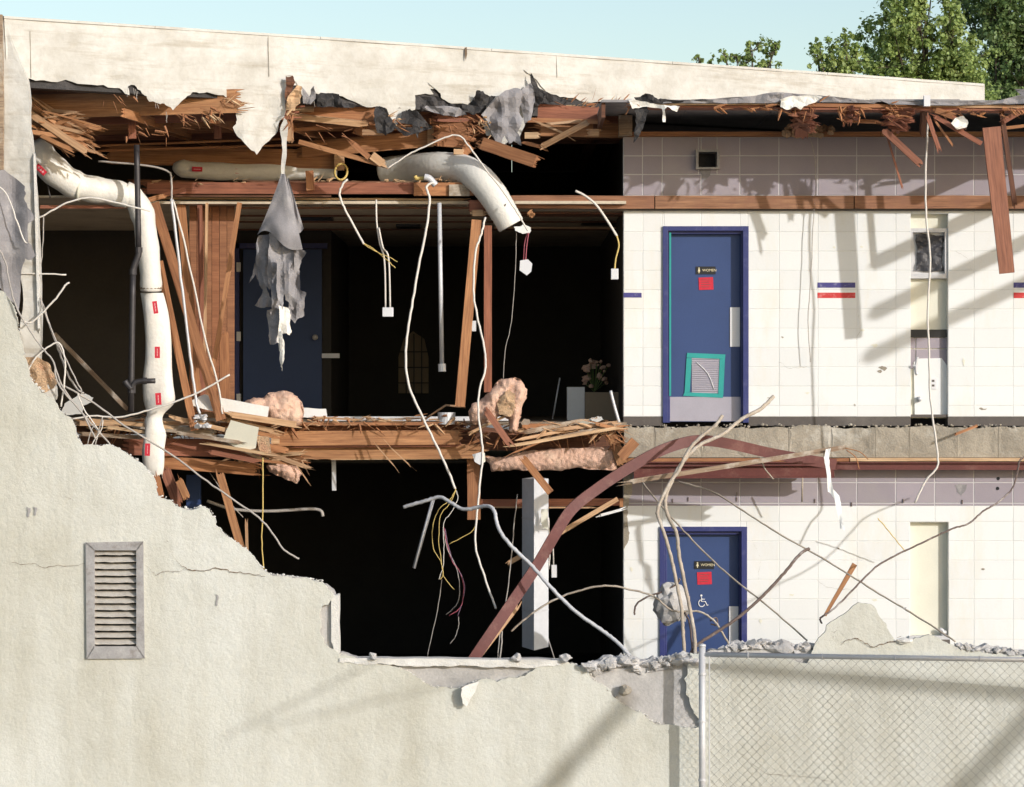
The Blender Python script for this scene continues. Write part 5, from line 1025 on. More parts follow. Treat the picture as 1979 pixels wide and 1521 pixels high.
# louvred vent
vent = thing('louvre_vent', 'weathered grey metal louvre vent set in the stucco wall', 'vent', P(223, 1272, YS))
fr_ = [[(166, 1049), (276, 1047), (264, 1063), (182, 1063)], [(182, 1250), (264, 1250), (279, 1272), (168, 1273)], [(166, 1049), (182, 1063), (182, 1250), (168, 1273)], [(264, 1063), (276, 1047), (279, 1272), (264, 1250)]]
for q in fr_: build(MB().quadbox(q, YS-.03, .035), 'vent_frame', 'vent_metal', vent, bevel=.003)
build(MB().pbox(176, 1057, 270, 1256, YS+.2, YS+.23), 'vent_back', 'black_plastic', vent)
for k in range(14):
    y = 1066+k*13.3; mb = MB(); n = 12; T = []; 
    for i in range(n+1):
        x = 182.3+81.4*i/n; sag = 3.0*math.sin(math.pi*i/n)*(.15+.5*abs(noise.noise(Vector((k*.7, 1, 0)))))+1.3*noise.noise(Vector((i*.5, k, 0)))
        T.append((P(x, y+5+sag, YS-.008), P(x, y-4+sag*.4, YS+.06)))
    mb.v = [p for a, b in T for p in (a, b)]+[p+Vector((0, .002, -.006)) for a, b in T for p in (a, b)]; o = 2*(n+1)
    for i in range(n):
        a = 2*i; mb.f += [[a, a+2, a+3, a+1], [o+a+1, o+a+3, o+a+2, o+a], [a, o+a, o+a+2, a+2]]; mb.uv += [None]*3
    build(mb, 'slat', 'vent_slat', vent, smooth=False)
mb = MB().pbox(181, 1062, 182.2, 1251, YS, YS+.2).pbox(263.8, 1062, 265, 1251, YS, YS+.2).pbox(182, 1062, 264, 1063.2, YS, YS+.2); build(mb, 'vent_throat', 'vent_metal', vent)

# ------------------------------------------------------------------ bent red steel channel
def channel(pts, w, h, t=.012):
    mb = MB(); n = len(pts); prev = None; secs = []
    for i, p in enumerate(pts):
        T = (pts[min(i+1, n-1)]-pts[max(i-1, 0)]).normalized(); N = Vector((0, -1, 0)); N = (N-T*N.dot(T)).normalized(); S = N.cross(T)
        hh = h
        q = [(-hh/2, 0), (hh/2, 0), (hh/2, w), (hh/2-t, w), (hh/2-t, t), (-hh/2+t, t), (-hh/2+t, w), (-hh/2, w)]
        secs.append([p+S*a+N*(b*-1) for a, b in q])
    o = 0
    for s_ in secs: mb.v += s_
    for i in range(n-1):
        for k in range(8): k2 = (k+1) % 8; mb.f.append([i*8+k, i*8+k2, (i+1)*8+k2, (i+1)*8+k]); mb.uv.append(None)
    mb.f += [[0, 1, 4, 5], [1, 2, 3, 4], [0, 5, 6, 7]]; mb.uv += [None]*3
    e = (n-1)*8; mb.f += [[e+5, e+4, e+1, e], [e+4, e+3, e+2, e+1], [e+7, e+6, e+5, e]]; mb.uv += [None]*3
    return mb
pt = path([(905, 1290, -2.6), (935, 1245, -2.55), (985, 1172, -2.4), (1035, 1098, -2.2), (1075, 1030, -2.1), (1105, 985, -2.0), (1150, 948, -1.9), (1210, 908, -1.8), (1275, 872, -1.7), (1330, 854, -1.6), (1370, 852, -1.55), (1420, 860, -1.5), (1500, 878, -1.4), (1616, 898, -1.3)], 0, 0, 5)
build(channel(pt, .12, 21*mpp(-2)), 'bent_steel_beam', 'red_steel', None, 'bent dark red steel channel arching from the sill up across the slab edge', 'beam')
plank('broken_plank', (912, 1284, -2.3), (1004, 1164, -2.1), 13, .05, 'wood_pale', None, 'pale split timber lying along the underside of the bent red beam', 'board', brk=(0, 1), sl=.12)
plank('broken_plank', (1212, 932, -1.95), (1640, 863, -1.75), 9, .05, 'wood_old', None, 'long weathered grey board crossing behind the bent red beam', 'board', brk=(1, 1), sl=.1)
for (a, b, lab) in (((1632, 866), (1678, 888), 'upper curling splinter at the tip of the long weathered board'), ((1636, 870), (1660, 906), 'lower curling splinter at the tip of the long weathered board')):
    cable('wood_curl', [(*a, -1.75), ((a[0]+b[0])/2+6, (a[1]+b[1])/2-4, -1.77), (*b, -1.75)], 1.0, 'wood', lab, 'splinter', -1.75)
mb = MB(); o = [(1596, 868), (1606, 866), (1602, 886), (1604, 905), (1610, 945), (1622, 958), (1626, 985), (1632, 1026), (1624, 1022), (1618, 990), (1612, 962), (1600, 950), (1596, 905), (1592, 884)]
build(sheet(rag(o, 1, 2, True, 3), lambda x, y: -1.85+.03*noise.noise(Vector((x*.1, y*.03, 2))), 4, .008), 'white_strip', 'white_paint', None, 'white bent metal strip dangling from the tip of the weathered board', 'strip')
plank('wooden_stake', (1652, 1090, -1.6), (1594, 1190, -1.6), 10, .03, 'wood', None, 'orange pointed wooden stake leaning before the white lower wall', 'stake', brk=(0, 0), taper=.55)
plank('short_timber', (1845, 840, -.3), (1890, 822, -.25), 5, .03, 'wood', None, 'short orange wood scrap lying on the slab edge at right', 'board', brk=(1, 1), sl=.03)
plank('short_timber', (1200, 884, -.7), (1228, 852, -.7), 20, .06, 'wood', None, 'orange timber block end beside the block wall corner under the floor', 'board', brk=(0, 0))
# lower storey timbers
tl = lambda a, b, w, lab, mat='wood', brk=(1, 1), t=.04, sl=.06: plank('broken_timber', a, b, w, t, mat, None, lab, 'timber', brk=brk, sl=sl)
tl((915, 880, -.3), (916, 1004, -.3), 25, 'short post hanging below the floor edge behind the pale cable box', brk=(0, 0), t=.08)
tl((930, 972, -.1), (1204, 970, 0), 14, 'horizontal timber crossing behind the metal duct in the lower room', 'wood_red', (0, 0)); tl((930, 980, -.12), (1150, 981, -.1), 3, 'thin pale batten under the horizontal lower timber', 'wood_pale')
tl((1010, 884, -.8), (1064, 952, -.9), 14, 'orange board slanting down before the top of the metal duct', brk=(1, 0)); tl((980, 1090, -.4), (1194, 964, -.4), 9, 'slanting pale timber passing behind metal duct and red beam', 'wood_pale', (1, 0))
tl((1156, 997, -.3), (1204, 984, -.3), 5, 'small white board beside the lower block wall end', 'white_paint'); tl((1201, 964, -.25), (1201, 980, -.25), 7, 'small timber end at the lower block wall corner', brk=(0, 0))
tl((424, 912, -1.0), (470, 1075, -1.2), 15, 'orange stud dropping behind the stucco edge in the lower left', brk=(1, 0)); tl((476, 1005, -1.5), (478, 1080, -1.5), 5, 'thin splinter standing behind the stucco edge right of the dropped stud', 'wood_pale', (1, 0))
tl((345, 925, -.9), (362, 965, -1.0), 14, 'broken timber bit below the floor joists at lower left', 'wood'); tl((300, 918, -2.2), (310, 965, -2.2), 16, 'orange timber end beside the foot of the white sleeve', 'wood'); tl((318, 905, -.8), (345, 975, -.8), 20, 'red timber behind the notch of the stucco edge', 'wood_red')
build(MB().pbox(360, 918, 388, 1010, .5, .55), 'blue_panel', 'blue', None, 'narrow strip of blue panel in the dark lower room at left', 'panel')
cable('steel_angle', [(838, 962), (800, 1098)], 3.4, 'galv', 'straight grey metal strip hanging slanted below the bent pipe', 'strip', -1.2, sub=1, n=4)
plank('rod_hanger', (645, 888, -.2), (646, 948, -.2), 8, .03, 'galv', None, 'short grey metal hanger below the middle floor joist', 'bracket', brk=(0, 0))
cable('dim_pipe', [(400, 968), (450, 984), (520, 988), (610, 984), (624, 998)], 3.2, 'cable_dirty', 'dim bent pipe crossing the dark lower room at left', 'pipe', .3)

# concrete chunk on rebar
mb = MB(); rock(mb, P(1297, 1168, -2.0), .185, 3, (.95, .8, 1.08), .32); build(mb, 'concrete_chunk', 'concrete', None, 'rough concrete chunk hanging on the bent rebar before the lower blue door', 'rock')

# ------------------------------------------------------------------ rebar, pipes, cables
C = cable
def rb(pts, r, mat, lab, Y0=-2.0, Y1=None, name='rebar', cat='rebar'):
    k = mpp(Y0)*.82; q = path(pts, Y0, Y1, 8, .003); mb = MB().tube(q, 0, 8, rf=lambda f: r*k*(1+.08*math.sin(f*400))); return build(mb, name, mat, None, lab, cat, smooth=True)
rb([(1396, 803), (1382, 822), (1352, 846), (1330, 872), (1312, 908), (1290, 940), (1271, 985), (1276, 1010), (1290, 1050), (1304, 1110), (1316, 1170), (1320, 1220), (1324, 1278)], 4.2, 'rebar', 'thick rusty rebar curving down left through the concrete chunk', -2.0, -2.8)
rb([(1495, 766), (1470, 790), (1430, 812), (1398, 838), (1352, 860), (1320, 892), (1298, 930), (1286, 965), (1290, 995), (1308, 1032), (1312, 1070), (1324, 1130), (1334, 1180), (1342, 1228), (1344, 1278)], 4.4, 'rebar', 'longer rusty rebar rising highest and curving down beside the concrete chunk', -1.6, -2.8)
rb([(1330, 1280), (1338, 1258), (1356, 1240), (1400, 1212), (1438, 1184), (1480, 1146), (1520, 1102), (1545, 1072), (1564, 1060)], 4.2, 'rebar_dark', 'dark thick bar slanting up right from the rubble before the lower door', -2.8, -2.2)
rb([(1226, 1188), (1230, 1168), (1250, 1154), (1284, 1142), (1308, 1128), (1314, 1118)], 2.2, 'rebar_dark', 'short hooked rebar left of the concrete chunk', -2.0, -2.1)
rb([(988, 1220), (1020, 1192), (1060, 1165), (1110, 1144), (1170, 1132), (1220, 1140), (1262, 1152), (1300, 1180), (1350, 1182), (1380, 1200), (1400, 1230), (1412, 1252)], 2.4, 'rebar', 'thin rebar arching from the metal duct over the chunk to the rubble', -2.2, -2.6)
rb([(1324, 1184), (1334, 1210), (1338, 1260)], 2.6, 'rebar_dark', 'short rebar stub dropping below the concrete chunk', -2.1, -2.6)
rb([(1372, 1200), (1384, 1194), (1386, 1208), (1374, 1206)], 1.8, 'rebar_dark', 'small wire hook on the bar near the lower push plate', -2.5)
rb([(1588, 1204), (1586, 1194), (1612, 1176), (1650, 1138), (1690, 1098), (1722, 1078), (1780, 1050), (1840, 1022), (1872, 1012), (1900, 988), (1930, 970), (1956, 944), (1966, 915), (1970, 892), (1979, 884), (2010, 870)], 2.2, 'rebar_dark', 'long dark wire sweeping from the stucco fragment up to the right edge', -3.0, -1.2)
rb([(1236, 925), (1270, 968), (1330, 1035), (1400, 1104), (1480, 1168), (1560, 1238)], 2.0, 'rebar', 'straight wire falling from the slab to the rubble across the lower door top', -1.0, -2.8, 'wire', 'wire')
rb([(1310, 930), (1380, 952), (1432, 984), (1500, 1028), (1600, 1085), (1700, 1148), (1780, 1196), (1846, 1240)], 2.0, 'rebar', 'long straight wire falling right across the lower white wall to the sill', -.8, -2.9, 'wire', 'wire')
rb([(1697, 1002), (1722, 1032), (1750, 1066)], 1.3, 'cable_yellow', 'short thin wire floating left of the lower recess', -.6, -.3, 'wire', 'wire')
rb([(780, 980), (815, 970), (850, 961), (872, 972), (896, 984), (925, 980), (944, 978), (956, 990), (964, 1022), (985, 1052), (1030, 1096), (1065, 1136), (1110, 1180), (1160, 1216), (1196, 1244), (1222, 1274)], 4.4, 'galv', 'wavy galvanised pipe running from mid air down right to the rubble', -1.6, -2.9, 'bent_pipe', 'pipe')
rb([(1470, 885), (1478, 905), (1494, 926)], 1.8, 'rebar', 'short wire hanging under the middle of the bent red beam', -1.6, -1.6, 'wire', 'wire')
rb([(1551, 924), (1550, 970)], 2.0, 'rebar', 'short rod hanging from the red steel to the lavender band', -.5, -.4, 'wire', 'wire')
# hanging cables in the upper opening
def hc(pts, r, mat, lab, Y0=-1.2, Y1=None, cat='cable', name='cable', **k): return C(name, pts, r*.84, mat, lab, cat, Y0, Y1, wob=.0035, **k)
hc([(838, 352), (824, 362), (830, 385), (826, 430), (812, 500), (798, 580), (788, 640), (784, 700), (792, 750), (812, 796), (838, 850), (862, 900), (880, 945)], 3.0, 'cable_white', 'long thick white cable bowing down from the beam fitting past the floor edge', -1.0, -1.3)
ct = thing('pipe_fitting', 'small brass and grey pipe fitting lying on the ceiling beam', 'fitting', P(830, 358, -.5))
build(MB().tube(path([(802, 340), (806, 345), (822, 344)], -.5), .02, 8), 'brass_elbow', 'cable_yellow', ct, smooth=True); build(MB().tube(path([(820, 342), (830, 345), (842, 358)], -.55), .035, 10), 'fitting_body', 'galv', ct, smooth=True)
hc([(938, 420), (930, 452), (919, 490), (915, 560), (922, 610), (934, 660), (938, 690), (938, 715), (926, 755), (925, 800), (931, 850), (933, 880), (928, 930), (922, 990), (919, 1055), (930, 1095), (945, 1140), (958, 1176)], 2.4, 'cable_white', 'long kinked pale cable hanging beside the middle post down to the red beam', -1.0, -2.0)
jb = thing('junction_box', 'square pale junction box on the kinked cable below the floor edge', 'box', P(925, 898, -1.5))
build(MB().quadbox([(914, 879), (932, 874), (937, 884), (928, 898), (918, 892)], -1.55, .06), 'box_body', 'pale_plate', jb, bevel=.004); build(MB().quadbox([(932, 874), (937, 876), (938, 892), (930, 898)], -1.56, .05), 'cover', 'ivory', jb)
hc([(672, 347), (664, 354), (656, 374), (662, 394), (680, 430), (703, 472)], 2.6, 'cable_white', 'hooked pale cable end hanging left of the twin wires', -.9)
hc([(703, 470), (720, 480), (745, 500), (764, 518)], 1.0, 'cable_yellow', 'upper frayed yellow wire tip near the twin wires', -.9, cat='wire', name='wire'); hc([(703, 472), (726, 486), (750, 496), (768, 506)], .9, 'cable_yellow', 'lower frayed yellow wire tip near the twin wires', -.92, cat='wire', name='wire')
tw = thing('switch_cable', 'twin pale wires ending in a small white box in the dark upper room', 'cable', P(748, 612, -.6))
build(MB().tube(path([(727, 386), (728, 430), (734, 470), (743, 505), (745, 594)], -.6), 1.7*mpp(-.6), 6), 'wire', 'cable_white', tw, smooth=True); build(MB().tube(path([(732, 440), (740, 478), (751, 500), (754, 594)], -.62), 1.7*mpp(-.6), 6), 'wire', 'cable_white', tw, smooth=True)
build(MB().pbox(739, 594, 760, 612, -.66, -.6), 'switch_box', 'pale_plate', tw, bevel=.004)
gp = thing('grey_conduit', 'straight grey conduit with a capped end hanging in the upper room', 'pipe', P(854, 718, -.5)); build(MB().tube([P(849, 392, -.5), P(854, 706, -.5)], 4.2*mpp(-.5), 10), 'conduit_tube', 'galv', gp, smooth=True); build(MB().tube([P(854, 703, -.5), P(854.5, 718, -.5)], 7.5*mpp(-.5), 10), 'end_cap', 'pale_plate', gp)
hc([(748, 326), (790, 298), (820, 284), (868, 263), (890, 264), (908, 285), (940, 328), (975, 374), (1000, 412), (1020, 446)], 1.9, 'cable_white', 'thin white cable looping over the flexible duct', -1.0)
b1 = thing('switch_cable', 'red wires ending in a bright white box right of the flexible duct', 'cable', P(1016, 530, -.9))
build(MB().tube(path([(1020, 450), (1014, 470), (1012, 505)], -.9), 1.0*mpp(-.9), 5).tube(path([(1022, 450), (1018, 475), (1016, 505)], -.92), 1.0*mpp(-.9), 5), 'wire', 'cable_pink', b1); build(MB().quadbox([(1006, 504), (1020, 502), (1028, 510), (1026, 524), (1018, 531), (1005, 522)], -.96, .08), 'switch_box', 'pale_plate', b1, bevel=.004)
b2 = thing('switch_cable', 'pale cable with yellow tail ending in a small box beside the block wall', 'cable', P(1188, 540, -.5))
build(MB().tube(path([(1112, 369), (1130, 378), (1152, 396), (1172, 424), (1192, 456)], -.6), 2.4*mpp(-.6), 6), 'cable_sheath', 'cable_white', b2, smooth=True); build(MB().tube(path([(1192, 456), (1196, 475), (1190, 500), (1188, 520)], -.6), 1.6*mpp(-.6), 6), 'wire', 'cable_yellow', b2, smooth=True); build(MB().pbox(1181, 519, 1195, 540, -.66, -.58), 'switch_box', 'pale_plate', b2, bevel=.004)
hc([(998, 450), (996, 520), (988, 620), (976, 680), (973, 732)], .8, 'cable_dirty', 'hair thin dim wire hanging to the curled insulation', -.6, cat='wire', name='wire')
hc([(331, 384), (340, 450), (352, 560), (368, 690), (378, 770), (386, 800)], 3.2, 'galv', 'grey conduit leaning in front of the long stud', -1.15, -1.15, 'pipe', 'leaning_conduit')
hc([(334, 386), (352, 450), (372, 540), (398, 660), (420, 740), (430, 800)], 2.2, 'cable_white', 'pale strip cable leaning along the long stud', -1.1, -1.1)
hc([(190, 312), (270, 318), (322, 330), (331, 345), (331, 388)], 2.4, 'cable_dirty', 'thin grey line running under the joists to the leaning conduit', -.9)
foil = MB()
for _ in range(22): rock(foil, P(R(376, 402), R(800, 828), R(-1.1, -.95)), R(.015, .04), 1)
build(foil, 'foil_wad', 'galv', None, 'crumpled shiny foil at the foot of the leaning studs', 'foil')
# left wire tangle
for i, (p, r, m_, lab, Y0) in enumerate([
    ([(-20, 430), (20, 428), (70, 422), (92, 412), (130, 392), (165, 383), (200, 386), (290, 408)], 2.2, 'cable_white', 'pale cable crossing the left edge and looping over the white duct', -2.6),
    ([(-20, 350), (10, 372), (30, 420), (44, 460), (52, 470)], 1.8, 'cable_white', 'thin cable running down over the grey felt at left edge', -3.3),
    ([(-20, 460), (8, 500), (18, 545), (30, 590), (52, 630), (80, 670), (104, 700), (108, 730), (122, 756), (160, 800), (185, 850)], 2.0, 'cable_dirty', 'long dirty wire from the left edge down to the stucco step', -3.25),
    ([(-20, 528), (60, 529), (128, 531)], 1.8, 'cable_white', 'straight pale rod pointing right across the left pilaster', -3.0),
    ([(134, 546), (126, 552), (112, 572), (90, 596), (62, 622), (40, 620)], 2.2, 'cable_white', 'bent pale wire tip reaching up right beside the left pilaster', -3.1),
    ([(78, 575), (90, 610), (104, 650), (118, 690), (132, 725), (150, 752), (162, 760)], 2.2, 'cable_dirty', 'outer wire of the left tangle', -3.0),
    ([(78, 580), (96, 630), (120, 680), (140, 720), (158, 756)], 1.6, 'cable_dirty', 'inner wire of the left tangle', -3.05),
    ([(46, 702), (80, 706), (110, 738), (150, 760), (190, 785), (240, 822), (330, 878), (400, 930), (450, 965), (500, 1000), (530, 1035), (548, 1062), (578, 1080)], 2.2, 'cable_dirty', 'very long wire crossing the white sleeve, ending over the dark lower room', -2.9),
    ([(52, 722), (70, 690), (104, 664), (118, 668), (126, 700), (124, 740), (118, 786)], 2.0, 'cable_white', 'looped pale wire above the stucco step at left', -3.05),
    ([(104, 700), (120, 745), (160, 800), (196, 840), (222, 868)], 2.0, 'cable_dirty', 'wire running down to the stucco step beside the crumpled white box', -3.1),
    ([(150, 760), (162, 790), (190, 830), (216, 864)], 1.6, 'cable_white', 'pale wire behind the crumpled white box', -3.0),
    ([(184, 860), (190, 836), (198, 806)], 1.4, 'cable_dirty', 'left stub wire standing up on the stucco step', -3.15), ([(168, 862), (176, 834), (184, 820)], 1.2, 'cable_dirty', 'middle stub wire standing up on the stucco step', -3.15),
    ([(175, 862), (196, 830), (199, 812)], 1.2, 'cable_white', 'crossed stub wire standing up on the stucco step', -3.16),
    ([(136, 810), (180, 804), (230, 806), (290, 792), (340, 776), (390, 755), (444, 724)], 2.2, 'cable_white', 'white cable rising right across sleeve and studs from the stucco step', -2.0),
    ([(84, 420), (82, 480), (76, 560), (76, 640)], 1.4, 'cable_dirty', 'thin wire hanging along the left pilaster edge', -2.7)]):
    hc(p, r, m_, lab, Y0, cat='wire', name='wire')
hc([(85, 338), (92, 352), (97, 382)], 1.6, 'iron', 'short dark hook hanging below the first bend of the white duct', -1.4, cat='hook', name='hook')
# frayed wires below long cable
for p, m_, lab in (([(881, 945), (870, 965), (848, 985), (836, 1020), (838, 1060), (852, 1085), (856, 1110), (850, 1120)], 'cable_yellow', 'outermost yellow wire fraying from the long white cable end'),
                   ([(881, 948), (868, 975), (852, 995), (848, 1040), (852, 1080), (856, 1104), (860, 1118), (878, 1140)], 'cable_yellow', 'inner yellow wire fraying from the long white cable end'),
                   ([(882, 948), (884, 965), (872, 990), (858, 1012), (858, 1060), (856, 1095), (848, 1120)], 'cable_white', 'pale wire fraying from the long white cable end'),
                   ([(858, 1020), (862, 1045), (872, 1080), (888, 1105), (896, 1130), (894, 1160), (886, 1178), (868, 1190)], 'cable_pink', 'pink wire hanging lowest in the frayed bunch'),
                   ([(860, 1022), (866, 1055), (876, 1085), (892, 1112), (898, 1138), (892, 1170), (884, 1190)], 'cable_purple', 'purple wire beside the pink wire in the frayed bunch'),
                   ([(858, 1026), (864, 1060), (880, 1092), (888, 1130), (884, 1165), (862, 1188)], 'cable_dirty', 'dull wire left of the pink wire in the frayed bunch')):
    hc(p, 1.0, m_, lab, -1.3, cat='wire', name='wire', n=5)
for p, r, m_, lab, Y in (([(508, 885), (508, 980), (506, 1050), (510, 1100)], 1.5, 'cable_yellow', 'straight yellow wire dropping behind the stucco edge in the lower room', -1.4), ([(854, 1120), (845, 1180), (826, 1268)], .9, 'cable_dirty', 'thin dim wire dropping to the sill below the frayed bunch', -.8),
                         ([(886, 1192), (886, 1210), (880, 1230), (870, 1244)], .9, 'cable_dirty', 'thin dim wire end below the pink wire', -1.0), ([(1000, 955), (994, 1010), (988, 1080), (978, 1160), (966, 1220), (962, 1275)], 1.3, 'cable_dirty', 'pale wire dropping left of the metal duct to the sill', -.6),
                         ([(968, 1195), (970, 1240), (966, 1275)], 1.8, 'cable_dirty', 'short rod standing on the sill behind the red beam foot', -1.2), ([(1060, 1000), (1062, 1060), (1062, 1100)], 1.4, 'cable_white', 'left thin white rod right of the metal duct', -.4), ([(1068, 1030), (1070, 1092)], 1.4, 'cable_white', 'right thin white rod right of the metal duct', -.4),
                         ([(1058, 1230), (1072, 1275)], 1.3, 'cable_dirty', 'thin wire slanting down to the sill right of the metal duct', -.5), ([(868, 1052), (910, 1028), (920, 1012)], .9, 'cable_yellow', 'thin yellow wire from the frayed bunch up to the hanging post', -.9),
                         ([(1790, 200), (1793, 240), (1789, 330), (1790, 420), (1798, 500), (1793, 600), (1796, 700), (1798, 770), (1806, 830), (1812, 880), (1810, 905), (1790, 928), (1768, 972)], 2.4, 'cable_white', 'long pale cable hanging from roof edge past the upper recess', -1.1), ([(1562, 258), (1574, 300), (1577, 360), (1572, 420), (1568, 520), (1562, 620), (1566, 700)], 1.0, 'cable_dirty', 'thin grey wire hanging down the white wall left of the painted stripes', -.1),
                         ([(400, 905), (440, 965), (470, 1000)], 1.0, 'cable_dirty', 'dim thin wire in the dark lower room beside the dropped stud', -.5)):
    hc(p, r, m_, lab, Y, cat='wire', name='wire')
build(MB().pbox(1066, 1092, 1076, 1116, -.44, -.38), 'rod_socket', 'pale_plate', None, 'small white connector at the foot of the rods right of the metal duct', 'connector')
build(MB().pbox(1786, 184, 1798, 205, -1.5, -1.42), 'cable_bracket', 'pale_plate', None, 'small grey bracket holding the long pale cable at the roof edge', 'bracket')
build(MB().pbox(912, 620, 920, 640, -.3, -.2), 'wall_switch', 'pale_plate', None, 'tiny pale switch between the leaning middle post and the kinked cable', 'switch')

# ------------------------------------------------------------------ chain link fence
fn = thing('chain_link_fence', 'galvanised chain link fence panel before the stucco wall at lower right', 'fence', P(1650, 1640, -3.8))
YF0, YF1 = -3.46, -3.86
def fYy(px): return YF0+(YF1-YF0)*(px-1357)/622
pl, pr = 1357, 2250
zr0 = P(0, 1265, YF0).z; zr1 = P(0, 1272, fYy(pr)).z
def fx(px): return P(px, 0, fYy(px)).x
A = Vector((fx(pl), YF0, zr0)); B = Vector((fx(pr), fYy(pr), P(0, 1277, fYy(pr)).z))
# rail measured against the picture: 1265 at the post, 1275 at the right edge
A = P(pl, 1265, YF0); B = P(1979, 1275, fYy(1979)); B = A+(B-A)*((fx(pr)-A.x)/(B.x-A.x))
build(MB().tube([A+Vector((.02, -.0, 0)), B], .024, 12), 'top_rail', 'galv', fn, smooth=True)
for px in (pl, 2230):
    Yp = fYy(px); top_ = P(px, 1250, Yp); build(MB().tube([Vector((top_.x, Yp, -.65)), top_], .031, 14), 'fence_post', 'galv', fn, smooth=True)
    build(MB().tube([top_, top_+Vector((0, 0, .02)), top_+Vector((0, 0, .03))], [.036, .034, .012], 14), 'post_cap', 'galv', fn, smooth=True)
for py in (1300, 1392, 1505): 
    p = P(pl, py, YF0); build(MB().tube([p, p-Vector((0, 0, .02))], .038, 14), 'tension_band', 'galv', fn)
build(MB().tube([P(1371, 1262, YF0-.02), Vector((P(1371, 0, YF0-.02).x, YF0-.02, -.6))], .006, 6), 'tension_bar', 'galv', fn)
u = (B-A); Lf = Vector((u.x, u.y, 0)).length; ux = Vector((u.x, u.y, 0))/Lf; dzl = u.z/Lf
mb = MB(); dm = .088; nx = int((Lf-.08)/(dm/2)); H = zr0+.55; rows = int(H/(dm/2))
for i in range(nx):
    pts = []
    s0 = .07+i*dm/2; ztop = A.z+dzl*s0-.02
    for j in range(rows):
        q_ = (i+j) % 2; s = s0+(dm/2+.003 if q_ else -.003); off = .005 if q_ else -.005
        pts.append(A+ux*s+Vector((R(-.002, .002), off-.004, R(-.003, .003)))-Vector((0, 0, A.z-ztop+j*dm/2)))
    mb.tube(pts, .0021, 4, False)
build(mb, 'chain_link_mesh', 'mesh_wire', fn, kind='stuff')
for px in (1445, 1588, 1729, 1894):
    p = A+(B-A)*((fx(px)-A.x)/(B.x-A.x)); build(MB().tube([p+Vector((math.cos(a)*.0, math.sin(a)*.03, math.cos(a)*.03)) for a in [2*math.pi*k/10 for k in range(11)]], .004, 5), 'tie_wire', 'pale_plate', fn)

# ------------------------------------------------------------------ trees beyond the roof
def tree(name, label, Y, base_px, clumps, mat, nleaf, lsize, seed, group='trees beyond the roof'):
    rs = random.Random(seed); root = thing(name, label, 'tree', Vector((xat(base_px, Y), Y, -.65)), group)
    k = mpp(Y); X0 = xat(base_px, Y); zt = P(0, min(c[1] for c in clumps), Y).z; zmid = P(0, 260, Y).z
    tr = MB(); tr.tube(smooth_path([Vector((X0, Y, -.65)), Vector((X0+.1, Y, zmid*.5)), Vector((X0, Y+.1, zmid)), Vector((X0+.05, Y, zmid+(zt-zmid)*.6))], 5), 0, 10, rf=lambda f: .26*(1-.75*f)); build(tr, 'trunk', 'bark', root, smooth=True)
    lb = MB(); lv_ = []; lf_ = []
    tot = sum(c[2]**2 for c in clumps)
    for (px, py, r, *rest) in clumps:
        c = P(px, py, Y+rs.uniform(-.8, .8)); rr = r*k
        lb.tube(smooth_path([Vector((X0, Y, zmid-.6)), (Vector((X0, Y, zmid-.6))+c)/2+Vector((rs.uniform(-.2, .2), rs.uniform(-.2, .2), .1)), c], 4), 0, 6, rf=lambda f: .05*(1-.8*f))
        n = int(nleaf*r*r/tot); subs = [(c+Vector((rs.gauss(0, .5), rs.gauss(0, .5), rs.gauss(0, .5)))*rr, rs.uniform(.10, .42)*rr) for _ in range(max(9, int(30*r/60)))]
        for sc_, sr in subs: lb.tube([c, sc_], .008, 4)
        for _ in range(n):
            sc_, sr = rs.choice(subs); d = Vector((rs.gauss(0, 1), rs.gauss(0, 1), rs.gauss(0, 1))).normalized()*sr*abs(rs.gauss(.6, .45)); p = sc_+d
            nn = (d.normalized()+Vector((rs.uniform(-.6, .6), rs.uniform(-.6, .6), rs.uniform(0, .9)))).normalized(); a = nn.orthogonal().normalized(); a = Matrix.Rotation(rs.uniform(0, 6.28), 3, nn) @ a; b = nn.cross(a); s_ = lsize*rs.uniform(.6, 1.25)
            o = len(lv_); lv_ += [p-a*s_*.5, p-b*s_*.42+nn*s_*.12, p+a*s_*.55, p+b*s_*.42+nn*s_*.12]; lf_ += [[o, o+1, o+2], [o, o+2, o+3]]
    build(lb, 'branches', 'bark', root)
    m = MB(); m.v = lv_; m.f = lf_; m.uv = [None]*len(lf_); build(m, 'crown', mat, root)
tree('maple_tree', 'large bright green maple crown rising behind the right half of the parapet', 43, 1785, [(1780, 60, 62), (1725, 75, 50), (1840, 80, 55), (1700, 120, 45), (1760, 130, 65), (1830, 140, 65), (1870, 120, 42), (1745, 15, 40), (1800, -10, 50), (1780, -50, 50), (1720, 30, 26), (1780, 190, 80), (1700, 190, 60), (1860, 190, 70), (1760, 260, 100), (1850, 270, 100), (1690, 270, 80)], 'leaf', 44000, .11, 1)
tree('dark_tree', 'darker green tree filling the upper right corner behind the maple', 50, 1950, [(1870, 20, 50), (1930, 30, 60), (1980, 40, 60), (1900, -30, 60), (1960, -40, 70), (1940, 100, 60), (1990, 110, 60), (1920, 165, 55), (1975, 170, 60), (2030, 80, 80), (2030, 180, 80), (1950, 250, 90), (2040, 280, 90), (2060, -20, 90)], 'leaf_dark', 40000, .12, 2)
tree('small_tree', 'loose treetop between the maple and the lone twigs behind the parapet', 40, 1625, [(1585, 112, 22), (1605, 105, 24), (1635, 92, 28), (1650, 120, 32), (1578, 90, 14), (1634, 68, 14), (1620, 135, 36), (1655, 100, 18), (1600, 150, 40), (1640, 180, 50), (1600, 230, 60)], 'leaf', 7000, .095, 3)
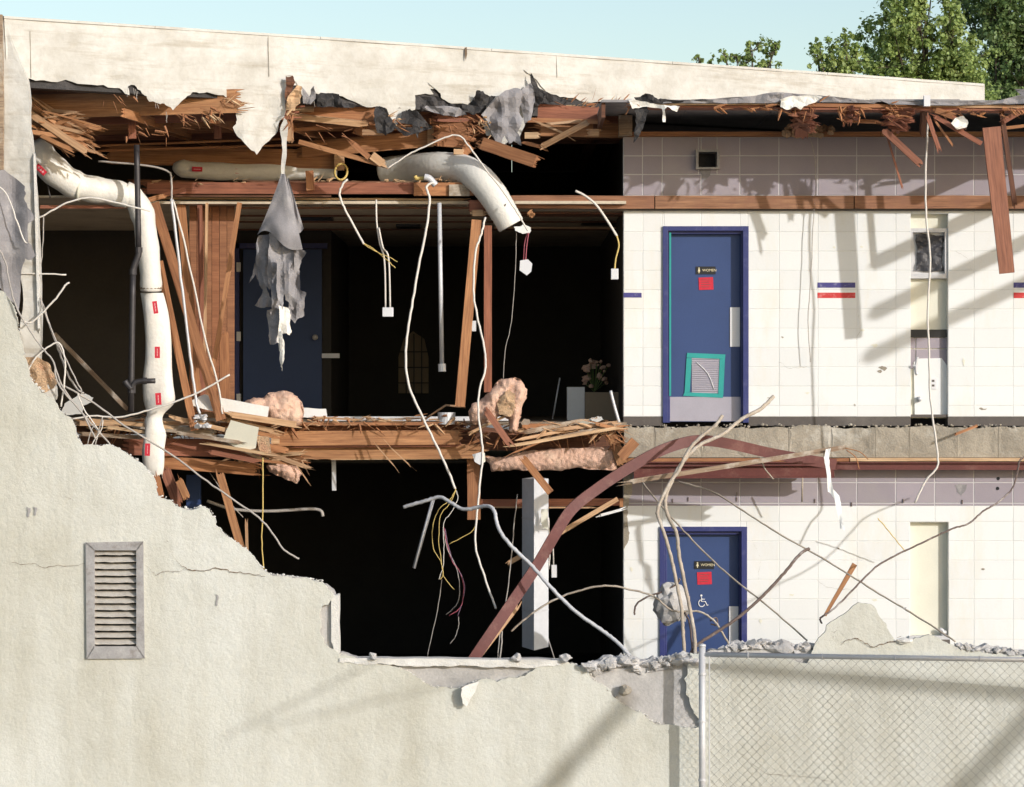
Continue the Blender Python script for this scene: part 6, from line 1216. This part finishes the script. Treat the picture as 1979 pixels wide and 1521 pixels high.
tree('small_tree', 'thin isolated treetop twigs farthest left behind the parapet', 38, 1440, [(1350, 112, 13), (1375, 120, 12), (1400, 108, 16), (1425, 112, 20), (1455, 98, 22), (1450, 84, 10), (1490, 105, 20), (1500, 88, 12), (1440, 125, 22), (1480, 128, 22), (1470, 160, 40), (1410, 160, 40), (1440, 230, 60)], 'leaf', 4600, .09, 4)

# ------------------------------------------------------------------ unseen timbers and wires placed on the sun's side for their shadows
rr_ = thing('shadow_rafters', 'roof rafters added beyond the right of the picture for shadow stripes', 'roof', P(2200, 250, -1.5))  # unseen rafters, placed and sized for the stripes they cast on the wall
for px, L, z in ((2040, 1.7, 0), (2230, 3.1, .02), (2420, 4.2, 0), (2600, 5.2, .02)):
    x = xat(px, 0); mb = MB(); board_mesh(mb, Vector((x, 0.25, HR+z)), Vector((x+R(-.1, .1), -L, HR+z-R(0, .1))), .06, .14, 0, (0, 1)); build(mb, 'rafter', 'wood_red', rr_)
def shade_pole(name, label, a, b, off, w, t=.05, mat='wood_old', cat='shadow timber', tube=False, ext=0):
    pa, pb = P(a[0], a[1], YS), P(b[0], b[1], YS); o = Vector((SUN.x/-SUN.y, -1, SUN.z/-SUN.y))*off; pa += o; pb += o; d = (pb-pa).normalized(); pa -= d*ext; pb += d*ext
    mb = MB().tube([pa, pb], w, 8) if tube else board_mesh(MB(), pa, pb, w, t)
    return build(mb, name, mat, None, label, cat)
shade_pole('shadow_timber', 'long slanting timber added outside the picture to cast a diagonal shadow', (1225, 1345), (900, 1695), 8, .17, .05)  # unseen timber, added only for its slanting shadow on the stucco
shade_pole('shadow_timber', 'second slanting timber added farther right outside the picture for its shadow', (2120, 1245), (1700, 1695), 8, .2, .05)  # another unseen timber, for the parallel shadow band at right
shade_pole('timber_rail', 'horizontal timber added outside the picture to cast a shadow band', (1385, 1288), (2300, 1372), 7, .12, .04)  # unseen timber added for the wide shadow below the fence rail
shade_pole('overhead_wire', 'upper overhead wire crossing the yard outside the picture', (430, 1426), (760, 1262), 7, .013, tube=True, mat='iron', cat='wire', ext=0)
shade_pole('overhead_wire', 'lower overhead wire crossing the yard outside the picture', (500, 1408), (1040, 1282), 7.4, .012, tube=True, mat='iron', cat='wire', ext=0)
